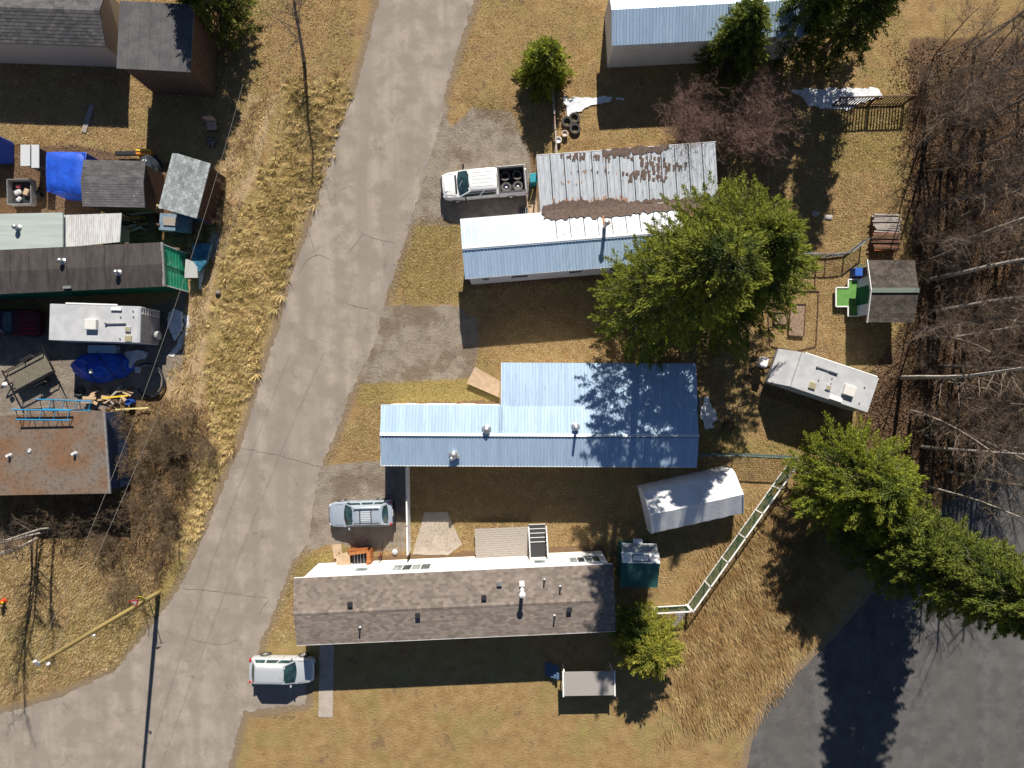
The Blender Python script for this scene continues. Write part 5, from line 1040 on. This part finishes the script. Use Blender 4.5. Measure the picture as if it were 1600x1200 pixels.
for i in range(25): a = R(-150+i*11.5); pts.append(Vector((math.cos(a)*1.1, math.sin(a)*1.25, .1+.02*i)))
MB().path(pts, .07, 8).build('pipe', DARK, t, smooth=60); MB().path([p*.88 for p in pts[4:]], .045, 6).build('inner_pipe', GREY, t, smooth=60)
SCB = M('scaffold_blue', (.03, .22, .42), rough=.5)
for i, (yy, lb) in enumerate(((632, 'upper pale blue scaffold frame lying beside the scrap yard'), (645, 'lower blue scaffold frame leaning over the mossy garage roof'))):
    t = thing('scaffold_frame', lb, 'scaffold', (P(118, yy).x, P(118, yy).y, 0), R(-2+i)); z = 1.0 if i == 0 else 3.05
    m = MB()
    for q_ in (-.34, .34): m.tube((-2.1+.3*(q_ < 0), q_, z+.1), (1.9, q_, z), .05)
    m.build('tube_rail', SCB, t)
    for k_ in range(8): MB().tube((-1.7+.48*k_, -.34, z), (-1.5+.48*k_ if k_ % 2 else -1.9+.48*k_, .34, z), .025).build('brace', SCB if k_ % 2 else BLACKM, t)
    for x in (-1.6, 1.6):
        for y_ in (-.34, .34): MB().tube((x, y_, 0), (x, y_, z), .03, n=6).build('leg', BLACKM, t)
simple('yellow_plank', 'yellow plank above the blue scaffold frames', 'plank', MB().beam(P(160, 622, .9), P(200, 618, .9), .12, .06), MATS['machine_yellow'])
simple('yellow_plank', 'yellow and white pole right of the blue scaffold near the brush', 'pole', MB().beam(P(180, 640, .5), P(232, 637, .3), .1, .06), M('pale_yellow', (.68, .58, .25), rough=.6))
tyre('old_tyre', 'flat tyre above the pale blue scaffold frame', tuple(P(126, 611)), .38, .2, RUBBER)
t = thing('scrap_heap', 'row of broken boards and rubble below the blue tarpaulin', 'scrap heap', (P(175, 615).x, P(175, 615).y, 0)); r_ = random.Random(21)
for i in range(26): MB().box((r_.uniform(-1.6, 1.5), r_.uniform(-.7, .45), .1+r_.uniform(0, .35)), (r_.uniform(.3, 1.0), r_.uniform(.06, .25), .06), rz=r_.uniform(-.8, .8)).build('timber', SC[i % 4+1 if i % 3 else 1], t)
o = simple('blue_drum', 'small blue drum at the right end of the rubble row', 'drum', MB().tube(P(208, 628), P(208, 628)+Vector((0, 0, .6)), .22, n=16), M('drum_blue', (.02, .08, .35), rough=.4), smooth=40)
# dark pickup in the shade at far left
pd = thing('pickup_truck', 'dark red pickup in deep shade behind the motorhome at the left edge', 'pickup truck', (P(22, 506).x, P(22, 506).y, 0), R(0))
DRED = M('dark_red_paint', (.09, .012, .02), rough=.3); BKP = M('black_paint', (.012, .015, .03), rough=.3)
MB().loft([ring(-2.9, .85, .45, .85, 1.1), ring(-.4, .95, .42, 1.0, 1.2), ring(1.3, .95, .42, 1.0, 1.2), ring(2.5, .9, .42, .9, 1.1), ring(2.7, .7, .5, .8, .95)]).build('body', DRED, pd, smooth=38)
greenhouse(pd, (-1.2, 1.0), (-.9, .4), 1.15, 1.75, .9, .7, BKP, ws=False, rear=True)
for i in range(6): MB().beam((1.5, -.75+.3*i, 1.22), (2.4, -.78+.31*i, 1.12), .05, .02).build('bonnet_stripe', REDL, pd)
for s in (-1, 1):
    for x in (-1.9, 1.7): wheel(pd, x, s*.88, .38, s)
# blue junk near porch
MB_ = simple('tarpaulin_sheet', 'crumpled dark teal tarpaulin hanging behind the green end wall', 'tarpaulin', MB().prism([tuple(P(x, y, .8)[:2]) for x, y in ((300, 382), (330, 380), (322, 410), (312, 424), (300, 415))], .5, .8), M('teal_tarp', (.02, .10, .17), (.05, .2, .3), 3, .4, bump=1, bscale=4))
simple('white_post', 'pair of white plastic strips at the corner beyond the green end wall', 'sheet', MB().beam(P(312, 418, .3), P(313, 452, .1), .15, .05).beam(P(318, 415, .3), P(315, 440, .1), .12, .05), TRIM)
simple('grey_table', 'pale grey round cornered board beside the green end wall', 'board', MB().prism([tuple(P(x, y, .9)[:2]) for x, y in ((290, 404), (300, 408), (308, 418), (309, 434), (288, 434))], .8, .9), M('grey_board', (.42, .42, .42), rough=.6))
patch('rope_debris', [(330, 368), (337, 358), (345, 372), (338, 400), (330, 408), (326, 396)], M('pale_netting', (.42, .37, .32), (.25, .2, .16), 6, .9), .01, .12, .15, .08, None, 31); tag(bpy.data.objects['rope_debris'], 'pale netting bundle on the slope beyond the grey shed', 'netting')
# hydrant
t = thing('fire_hydrant', 'red and yellow hydrant standing at the lower left edge', 'hydrant', (P(8, 938).x, P(8, 938).y, 0)); HR = M('hydrant_red', (.6, .06, .02), rough=.4); HY = M('hydrant_yellow', (.75, .5, .02), rough=.4)
MB().lathe([(.2, 0), (.2, .08), (.14, .1), (.14, .6), (.17, .62)], (0, 0, 0), 18).build('barrel', HR, t, smooth=40); MB().lathe([(.17, .62), (.17, .68), (.1, .8), (0, .85)], (0, 0, 0), 18).build('bonnet', HY, t, smooth=40)
for s in (-1, 1): MB().tube((0, 0, .45), (s*.26, 0, .45), .07, n=12).build('nozzle', HY, t)
# ---------------------------------------------------------------- utility pole, signs, wires
up = P(248, 926); tp = thing('utility_pole', 'tall wooden utility pole at the road bend carrying the back of a yield sign', 'utility pole', tuple(up))
PW = M('pole_wood', (.33, .25, .09), (.25, .19, .075), 3, .85, stretch=(1, 1, .1)); HP = 11.2
MB().tube((0, 0, 0), (0, 0, HP), .17, .12, 14).build('pole', PW, tp, smooth=40)
MB().lathe([(0, .05), (.12, .03), (.14, 0)], (0, 0, HP), 12).build('pole_cap', GALV, tp)
for z, s in ((10.9, 1), (10.6, -1)): o = MB().beam((0, 0, z), (s*.5, -.05, z+.12), .05, .05).build('bracket', GALV, tp); MB().lathe([(.05, 0), (.09, .05), (.05, .1), (.08, .15), (0, .2)], (s*.5, -.05, z+.12), 10).build('insulator', TRIM, o, smooth=50)
o = MB().beam((0, 0, 7.2), (.3, -.12, 7.25), .05, .05).build('bracket', GALV, tp); MB().lathe([(0, .15), (.1, .05), (.08, 0)], (.3, -.12, 7.2), 10).build('insulator', GALV, o)
t = thing('yield_sign', 'white triangle yield sign with red border at the pole foot', 'road sign', tuple(P(246, 931)))
# sign faces tilt up a little as on the photo
def tri(r, z, off, a0=-PI/2): return [(r*math.cos(a0+i*2*PI/3), off, z+r*math.sin(a0+i*2*PI/3)) for i in range(3)]
sx = P(209, 942, 3.3)-P(246, 931); T = Matrix.Translation((sx.x, sx.y, 3.2)) @ Matrix.Rotation(R(8), 4, 'Z') @ Matrix.Rotation(R(-62), 4, 'X')
def tadd(vs): return [T @ Vector(v) for v in vs]
fr = MB().add(tadd(tri(.42, 0, 0)+tri(.42, 0, -.02)), [(0, 1, 2), (5, 4, 3), (0, 3, 4, 1), (1, 4, 5, 2), (2, 5, 3, 0)]).build('sign_border', M('sign_red', (.65, .03, .04), rough=.4), t)
MB().add(tadd(tri(.25, .0, .004)+tri(.25, 0, -.026)), [(0, 1, 2), (5, 4, 3)]).build('sign_face', TRIM, t)
MB().tube((.0, 0, 0), (sx.x, sx.y, 3.1), .03).build('sign_post', GALV, t)
t = thing('warning_sign', 'yellow octagonal sign back beside the yield sign on the pole', 'road sign', tuple(P(232, 934)))
T = Matrix.Translation(P(220, 935, 3.1)-P(232, 934)) @ Matrix.Rotation(R(35), 4, 'X')
MB().add([T @ Vector((.26*math.cos(PI/8+i*PI/4), .26*math.sin(PI/8+i*PI/4), z)) for z in (0, .02) for i in range(8)], [tuple(range(8))[::-1], tuple(range(8, 16))]+[(i, (i+1) % 8, 8+(i+1) % 8, 8+i) for i in range(8)]).build('sign_plate', M('sign_yellow', (.75, .6, .02), rough=.4), t)
MB().tube((0, 0, 0), P(219, 936, 3.15)-P(232, 934), .03).build('sign_post', GALV, t)
WIRE = M('power_wire', (.34, .30, .26), rough=.5)
def wire(label, a, b, sag, r=.009):
    pts = [a.lerp(b, i/24)-Vector((0, 0, sag*4*(i/24)*(1-i/24))) for i in range(25)]; o = MB().path(pts, r, 5).build('power_line', WIRE); tag(o, label, 'wire')
T0 = up+Vector((0, 0, HP)); 
wire('left hand overhead wire passing over the junk yard', T0+Vector((-.4, 0, -.2)), P(380, 130, 10.5), 1.2)
wire('right hand overhead wire passing over the brush and bunchgrass', T0+Vector((.5, -.05, 0)), P(452, 100, 10.8), 1.0)
# ---------------------------------------------------------------- trees
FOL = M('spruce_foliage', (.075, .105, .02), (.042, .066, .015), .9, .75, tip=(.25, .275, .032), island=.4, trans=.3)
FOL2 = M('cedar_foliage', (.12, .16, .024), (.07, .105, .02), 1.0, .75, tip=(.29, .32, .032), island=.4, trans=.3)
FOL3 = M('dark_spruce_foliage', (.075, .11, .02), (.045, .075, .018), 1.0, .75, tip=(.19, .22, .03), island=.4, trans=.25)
BARK = M('grey_bark', (.22, .17, .13), (.13, .10, .08), 6, .9); BIRCH = M('birch_bark', (.52, .48, .42), (.36, .32, .28), 3, .8, c3=(.1, .09, .08), s3=9, thr3=(.6, .68)); TWIG = M('brown_twigs', (.19, .135, .085), (.12, .085, .055), 3, .9); TWIGG = M('grey_twigs', (.20, .15, .115), (.12, .09, .068), 2, .9); FTR = M('forest_bark', (.30, .255, .215), (.16, .13, .11), 2.5, .9)
def evergreen(label, px, py, h, prof, nb, per, nleaf, mat, seed, ls=.26, cl=.34, droop=.15, lift=.25, name='evergreen_tree', cat='evergreen tree', group=None, base_r=.28, loc=None, bias=None):
    r_ = np.random.default_rng(seed); base = P(px, py) if loc is None else Vector(loc); t = thing(name, label, cat, tuple(base), 0, group)
    MB().tube((0, 0, 0), (0, 0, h*.55), base_r, base_r*.6, 10).tube((0, 0, h*.55), (0, 0, h*.96), base_r*.6, .03, 8).build('trunk', BARK, t, smooth=50)
    cs = []; ds = []; lim = MB()
    ts = []
    for k in range(nb):
        f = ((k+.5)/nb)**.92; z0 = h*(.08+.86*f); az = k*2.39996+r_.uniform(-.35, .35); rad = np.interp(z0/h, prof[0], prof[1])*r_.choice([r_.uniform(.62, .95), r_.uniform(.92, 1.18)])
        d = np.array([math.cos(az), math.sin(az), 0]); sd_ = np.array([-d[1], d[0], 0]); cv = r_.uniform(-.25, .25)
        lim.tube((0, 0, z0), (d[0]*rad*.5, d[1]*rad*.5, z0+lift*rad*.5-droop*rad*.4), .04+.02*rad/3, .025, 4, False).tube((d[0]*rad*.5, d[1]*rad*.5, z0+lift*rad*.5-droop*rad*.4), tuple(d*rad*.92+sd_*cv*rad*.6+np.array([0, 0, z0+(lift-droop*1.5)*rad*.92])), .025, .008, 4, False)
        for j in range(per):
            g = .3+.7*((j+r_.uniform(.3, .9))/per)**.85; fan = (.30*(1.05-g)+.05)*rad; side = r_.normal()*fan*.7
            c = d*rad*g+sd_*(side+cv*rad*g*g*.7); c[2] = z0+lift*rad*g-droop*rad*g*g*1.6+r_.normal()*.10
            dd = d+sd_*(cv*1.2*g+side/(rad+.1)*1.6)+np.array([0, 0, .22-.3*g]); cs.append(c); ds.append(dd); ts.append(g)
    for j in range(per*3): cs.append(np.array([r_.normal()*.2, r_.normal()*.2, h*(.8+.2*r_.uniform())])); ds.append(np.array([r_.normal()*.3, r_.normal()*.3, 1])); ts.append(.9)
    cs = np.array(cs); ds = np.array(ds); ds /= np.linalg.norm(ds, axis=1)[:, None]; n = len(cs)*nleaf
    C_ = np.repeat(cs, nleaf, 0); D_ = np.repeat(ds, nleaf, 0); s = np.repeat(r_.uniform(.6, 1.4, len(cs)), nleaf)[:, None]
    a_ = r_.uniform(-1, 1.25, (n, 1)); w_ = np.clip(1.15-a_*.75, .15, 2)
    p = C_+r_.normal(size=(n, 3))*np.array([1, 1, .5])*cl*.42*s*w_*.8+D_*a_*cl*1.25*s
    v = D_*.9+r_.normal(size=(n, 3))*.5; v[:, 2] += .08; v /= np.linalg.norm(v, axis=1)[:, None]; q = np.cross(v, r_.normal(size=(n, 3))+np.array([0, 0, .6])); q /= np.linalg.norm(q, axis=1)[:, None]
    L_ = ls*r_.uniform(.45, 1.2, (n, 1)); W = L_*.17
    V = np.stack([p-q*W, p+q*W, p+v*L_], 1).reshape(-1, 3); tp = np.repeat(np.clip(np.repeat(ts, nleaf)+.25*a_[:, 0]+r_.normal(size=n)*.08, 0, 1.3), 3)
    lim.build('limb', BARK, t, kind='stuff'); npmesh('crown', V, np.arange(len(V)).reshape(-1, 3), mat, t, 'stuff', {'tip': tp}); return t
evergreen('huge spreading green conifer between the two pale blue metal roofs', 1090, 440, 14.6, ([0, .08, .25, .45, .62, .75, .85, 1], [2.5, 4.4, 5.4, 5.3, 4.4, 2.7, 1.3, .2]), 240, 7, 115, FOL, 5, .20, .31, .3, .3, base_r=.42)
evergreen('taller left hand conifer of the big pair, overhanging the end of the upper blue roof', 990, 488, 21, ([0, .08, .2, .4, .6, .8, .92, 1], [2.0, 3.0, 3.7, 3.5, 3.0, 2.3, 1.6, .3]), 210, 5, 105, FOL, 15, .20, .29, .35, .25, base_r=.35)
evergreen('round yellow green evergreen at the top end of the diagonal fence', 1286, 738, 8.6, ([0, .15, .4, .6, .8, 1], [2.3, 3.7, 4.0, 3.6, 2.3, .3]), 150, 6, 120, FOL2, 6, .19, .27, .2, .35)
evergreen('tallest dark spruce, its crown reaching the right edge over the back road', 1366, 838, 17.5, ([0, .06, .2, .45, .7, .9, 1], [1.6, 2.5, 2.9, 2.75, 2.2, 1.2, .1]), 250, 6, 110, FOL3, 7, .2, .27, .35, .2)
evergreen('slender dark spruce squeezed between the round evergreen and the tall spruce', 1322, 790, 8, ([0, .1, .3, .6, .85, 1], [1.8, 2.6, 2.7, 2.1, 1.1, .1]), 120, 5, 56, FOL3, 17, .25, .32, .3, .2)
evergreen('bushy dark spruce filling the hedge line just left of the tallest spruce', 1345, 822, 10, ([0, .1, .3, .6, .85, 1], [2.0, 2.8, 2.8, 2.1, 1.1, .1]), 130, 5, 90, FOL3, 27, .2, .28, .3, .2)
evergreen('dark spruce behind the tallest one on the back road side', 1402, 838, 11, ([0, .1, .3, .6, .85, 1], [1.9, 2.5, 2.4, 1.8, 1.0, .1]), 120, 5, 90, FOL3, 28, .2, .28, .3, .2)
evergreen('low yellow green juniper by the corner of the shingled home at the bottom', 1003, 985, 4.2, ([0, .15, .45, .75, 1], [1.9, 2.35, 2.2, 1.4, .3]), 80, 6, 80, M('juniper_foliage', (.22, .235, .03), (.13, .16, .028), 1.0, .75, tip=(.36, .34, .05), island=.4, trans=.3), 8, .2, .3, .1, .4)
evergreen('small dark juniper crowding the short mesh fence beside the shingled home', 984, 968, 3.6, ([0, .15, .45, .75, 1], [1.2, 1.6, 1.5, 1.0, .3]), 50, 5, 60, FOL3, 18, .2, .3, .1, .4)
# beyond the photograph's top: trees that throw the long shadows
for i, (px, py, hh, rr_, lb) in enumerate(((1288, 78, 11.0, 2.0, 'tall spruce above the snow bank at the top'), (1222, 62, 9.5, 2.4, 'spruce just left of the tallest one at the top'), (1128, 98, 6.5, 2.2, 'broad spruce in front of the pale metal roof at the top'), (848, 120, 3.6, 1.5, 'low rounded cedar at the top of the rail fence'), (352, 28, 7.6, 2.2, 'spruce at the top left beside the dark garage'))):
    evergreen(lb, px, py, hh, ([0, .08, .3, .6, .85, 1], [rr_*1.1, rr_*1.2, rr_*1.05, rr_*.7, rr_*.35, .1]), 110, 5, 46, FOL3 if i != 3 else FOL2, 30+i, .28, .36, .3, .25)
def bare(seed, h, trunks, spread, gens, r0, crown_from=.3, nbr=7, wob=.12, tw=.5, wt=1.0):
    r_ = random.Random(seed); tr = MB(); br = MB()
    def grow(m, p, d, L_, r, g):
        n_ = 3 if g else 5; q = p
        for i in range(n_):
            d2 = (d+Vector((r_.gauss(0, wob if g else wob*wt), r_.gauss(0, wob if g else wob*wt), r_.gauss(0, wob*.5)))).normalized(); q2 = q+d2*L_/n_; ra = r*(1-i/n_*.6); rb = r*(1-(i+1)/n_*.6); (m).tube(q, q2, ra, rb, 5 if g == 0 else 3, False); f = (i+1)/n_
            if g < gens and (g or f > crown_from):
                for _ in range(nbr if g == 0 else 3 if g == 1 else 2):
                    a = r_.uniform(0, 2*PI); o_ = Vector((math.cos(a), math.sin(a), r_.uniform(-.1, .7))); dd = (d2*(.55 if g else .35)+o_*spread).normalized()
                    grow(br, q.lerp(q2, r_.random()), dd, L_*r_.uniform(.3, .55)*(tw if g == 0 else .95), max(.006, rb*.45), g+1)
            q = q2; d = d2
    for k in range(trunks):
        a = 2*PI*k/trunks+r_.random(); ln = .08 if trunks == 1 else .35; grow(tr if trunks == 1 or True else br, Vector((math.cos(a)*.1, math.sin(a)*.1, 0)), Vector((math.cos(a)*ln, math.sin(a)*ln, 1)).normalized(), h*r_.uniform(.8, 1), r0, 0)
    return tr, br
def bare_proto(name, label, cat, seed, mt, mb_, group, **kw):
    t = thing(name, label, cat, (0, 0, 0), 0, group); tr, br = bare(seed, **kw); tr.build('trunk', mt, t, smooth=60)
    a = np.array([tuple(v) for v in br.v]); f = np.array(br.f); npmesh('branches', a, f, mb_, t); return t
def place(proto, lst, labels=None):
    for i, (px, py, s, rz) in enumerate(lst):
        o = proto if i == 0 else copy_tree(proto); p = P(px, py); o.location = (p.x, p.y, 0); o.scale = (s, s, s*1.0); o.rotation_euler = (0, 0, rz)
        if labels: o['label'] = labels[i] if isinstance(labels, list) else labels
r_ = random.Random(40); GR = 'leafless trees in the brown wood on the right'; LB = 'thin leafless tree standing in the brown wood on the right'
pos = [(1475, 735), (1500, 715), (1522, 690), (1545, 672), (1570, 640), (1600, 610), (1450, 760), (1490, 690), (1530, 640), (1560, 600), (1440, 700), (1465, 660), (1500, 620), (1425, 640), (1410, 590)]; tries = 0
while len(pos) < 125 and tries < 20000:
    tries += 1; px = r_.uniform(1425, 1950); py = r_.uniform(60, 790)
    if px < 1428+max(0, (py-560))*.1 or not inpoly(np.array([px]), np.array([py]), LITTER)[0]: continue
    if sdist(np.array([px]), np.array([py]), ROAD2)[0] > -5: continue
    if all((px-a)**2+(py-b)**2 > 19**2 for a, b in pos): pos.append((px, py))
sp = [dict(h=11, wt=.3, trunks=1, spread=.8, gens=3, r0=.15, crown_from=.35, nbr=5, tw=.5), dict(h=9, wt=.35, trunks=1, spread=.9, gens=3, r0=.12, crown_from=.3, nbr=5, tw=.6), dict(h=12.5, wt=.25, trunks=1, spread=.7, gens=2, r0=.16, crown_from=.5, nbr=7, tw=.4), dict(h=8, wt=.4, trunks=2, spread=.8, gens=3, r0=.07, crown_from=.3, nbr=4, tw=.55)]
for k in range(4):
    pr = bare_proto('bare_tree', LB, 'bare tree', 50+k, FTR if k != 2 else BIRCH, TWIGG, GR, **sp[k]); sub = pos[k::4]
    place(pr, [(x, y, r_.uniform(.7, 1.15), r_.uniform(0, 6.28)) for x, y in sub])
# undergrowth shrubs in the wood
GU = 'leafless undergrowth shrubs in the brown wood'; LU = 'tangled leafless shrub on the floor of the brown wood'
up_ = []
while len(up_) < 70:
    px = r_.uniform(1430, 1900); py = r_.uniform(80, 720)
    if inpoly(np.array([px]), np.array([py]), LITTER)[0] and all((px-a)**2+(py-b)**2 > 20**2 for a, b in up_): up_.append((px, py))
for k in range(3):
    pr = bare_proto('bare_shrub', LU, 'shrub', 70+k, TWIGG, TWIGG, GU, h=2.2, trunks=7, spread=.9, gens=2, r0=.02, crown_from=.1, nbr=3, tw=.7); place(pr, [(x, y, r_.uniform(.7, 1.3), r_.uniform(0, 6.28)) for x, y in up_[k::3]])
# lilac shrubs top centre
bs = bare_proto('bare_shrub', 'wide reddish leafless shrub above the rusty roof, left of the pair', 'shrub', 90, TWIG, M('reddish_twigs', (.24, .15, .125), (.16, .10, .085), 2, .9), None, h=4.6, trunks=10, spread=1.0, gens=3, r0=.045, crown_from=.12, nbr=3, tw=.85)
place(bs, [(1066, 215, 1.0, 0), (1160, 222, 1.08, 2.0)], ['wide reddish leafless shrub above the rusty roof, left of the pair', 'multi stemmed leafless shrub right of the pair, its stem shadows falling on sunlit grass'])
# scrub on the slope, left
GS_ = 'leafless scrub bushes on the slope left of the road'
pr = bare_proto('bare_shrub', 'x', 'shrub', 95, TWIG, TWIG, GS_, h=1.9, trunks=6, spread=.9, gens=2, r0=.016, crown_from=.1, nbr=2, tw=.75)
SL = [(205, 660), (232, 690), (250, 655), (292, 690), (322, 688), (215, 720), (245, 745), (285, 745), (268, 700), (195, 790), (225, 800), (265, 790), (175, 850), (262, 850), (195, 900), (215, 915), (252, 880), (150, 800), (305, 650), (188, 845), (130, 820), (235, 770), (280, 665), (345, 345), (350, 300), (190, 930), (95, 800), (275, 820)]
place(pr, [(x, y, r_.uniform(.75, 1.4), r_.uniform(0, 6.28)) for x, y in SL], 'dark leafless bush in the scrub strip left of the road')
pr2 = bare_proto('bare_shrub', 'dark leafless bush in the scrub strip left of the road', 'shrub', 96, TWIG, TWIG, GS_, h=1.6, trunks=7, spread=1.0, gens=2, r0=.014, crown_from=.1, nbr=2, tw=.8)
place(pr2, [(x+r_.uniform(-14, 14), y+r_.uniform(-14, 14), r_.uniform(.7, 1.3), r_.uniform(0, 6.28)) for x, y in SL[:13]], 'dark leafless bush in the scrub strip left of the road')
# birches at the left edge
bb = bare_proto('birch_tree', 'x', 'birch', 99, BIRCH, TWIGG, 'pale birches at the left edge', h=9.5, trunks=1, spread=.8, gens=3, r0=.1, crown_from=.35, nbr=5, tw=.42)
place(bb, [(88, 826, .95, 1.0), (72, 832, 1.0, 2.2), (60, 838, .9, 4.1), (48, 845, 1.05, 5.2)], ['birch nearest the road in the left edge clump', 'second birch from the road in the left edge clump', 'third birch from the road in the left edge clump', 'birch furthest left in the left edge clump'])
# bare tree whose shadow reaches down from the top over the verge
bt = bare_proto('bare_tree', 'single leafless tree at the top of the photo between junk yard and road', 'bare tree', 101, FTR, TWIGG, None, h=9.5, trunks=1, spread=.8, gens=3, r0=.14, crown_from=.3, nbr=5, tw=.55); place(bt, [(475, 98, 1, 1)])
# ---------------------------------------------------------------- beyond the photo's top and bottom edges
t = thing('mobile_home', 'mobile home with pale grey metal roof at the very top', 'mobile home', tuple(P(1085, 58, 0)), R(3)); 
gable_walls(t, -6.6, 6.6, -1.95, 1.95, 3.1, 3.7, WHITE); panels(t, -6.8, 6.8, -2.1, 3.15, 0, 3.8, .9, BLUEROOF); panels(t, -6.8, 6.8, 2.1, 3.15, 0, 3.8, .9, BLUEROOF)
t = thing('garage', 'dark flat roofed garage at the top left casting a wide shadow', 'garage', tuple(P(292, 105, 0)), R(-3)); MB().box((0, 0, 1.9), (4.6, 4.2, 3.8)).build('wall', BROWNW, t)
for i in range(7): MB().box((-2.16+.72*i, 0, 3.86), (.71, 4.6, .1)).build('roof_panel', SHIND, t)
t = thing('lean_to', 'small grey roofed porch below the shingled home at the bottom', 'porch', tuple(P(916, 1052, 0)), R(1)); MB().box((0, 0, 1.5), (3.7, 1.7, .08)).build('roof', M('grey_roof_sheet', (.33, .31, .29), rough=.8), t)
for x in (-1.85, 1.85): MB().box((x, 0, 1.53), (.1, 1.8, .12)).build('roof_edge', TRIM, t)
for x in (-1.75, 1.75):
    for y in (-.75, .75): MB().box((x, y, .73), (.09, .09, 1.46)).build('post', TRIM, t)
t = thing('staircase', 'blue painted steps left of the small grey porch at the bottom', 'steps', tuple(P(864, 1044, 0)), R(1))
for i in range(5): MB().box((-.5+.2*i, 0, .1+.14*i), (.19, 1.0, .04)).build('step', M('blue_step', (.08, .14, .25), rough=.6), t)
t = thing('mobile_home', 'mobile home with charcoal shingle roof in the top left corner', 'mobile home', tuple(P(95, 62, 0)), R(-2)); 
gable_walls(t, -5.3, 5.3, -1.9, 1.9, 3.0, 3.6, M('beige_siding', (.5, .42, .33), rough=.7)); shingles(t, -5.5, 5.5, -2.05, 3.05, 0, 3.75, SHIND, .2, .4); shingles(t, -5.5, 5.5, 2.05, 3.05, 0, 3.75, SHIND, .2, .4)
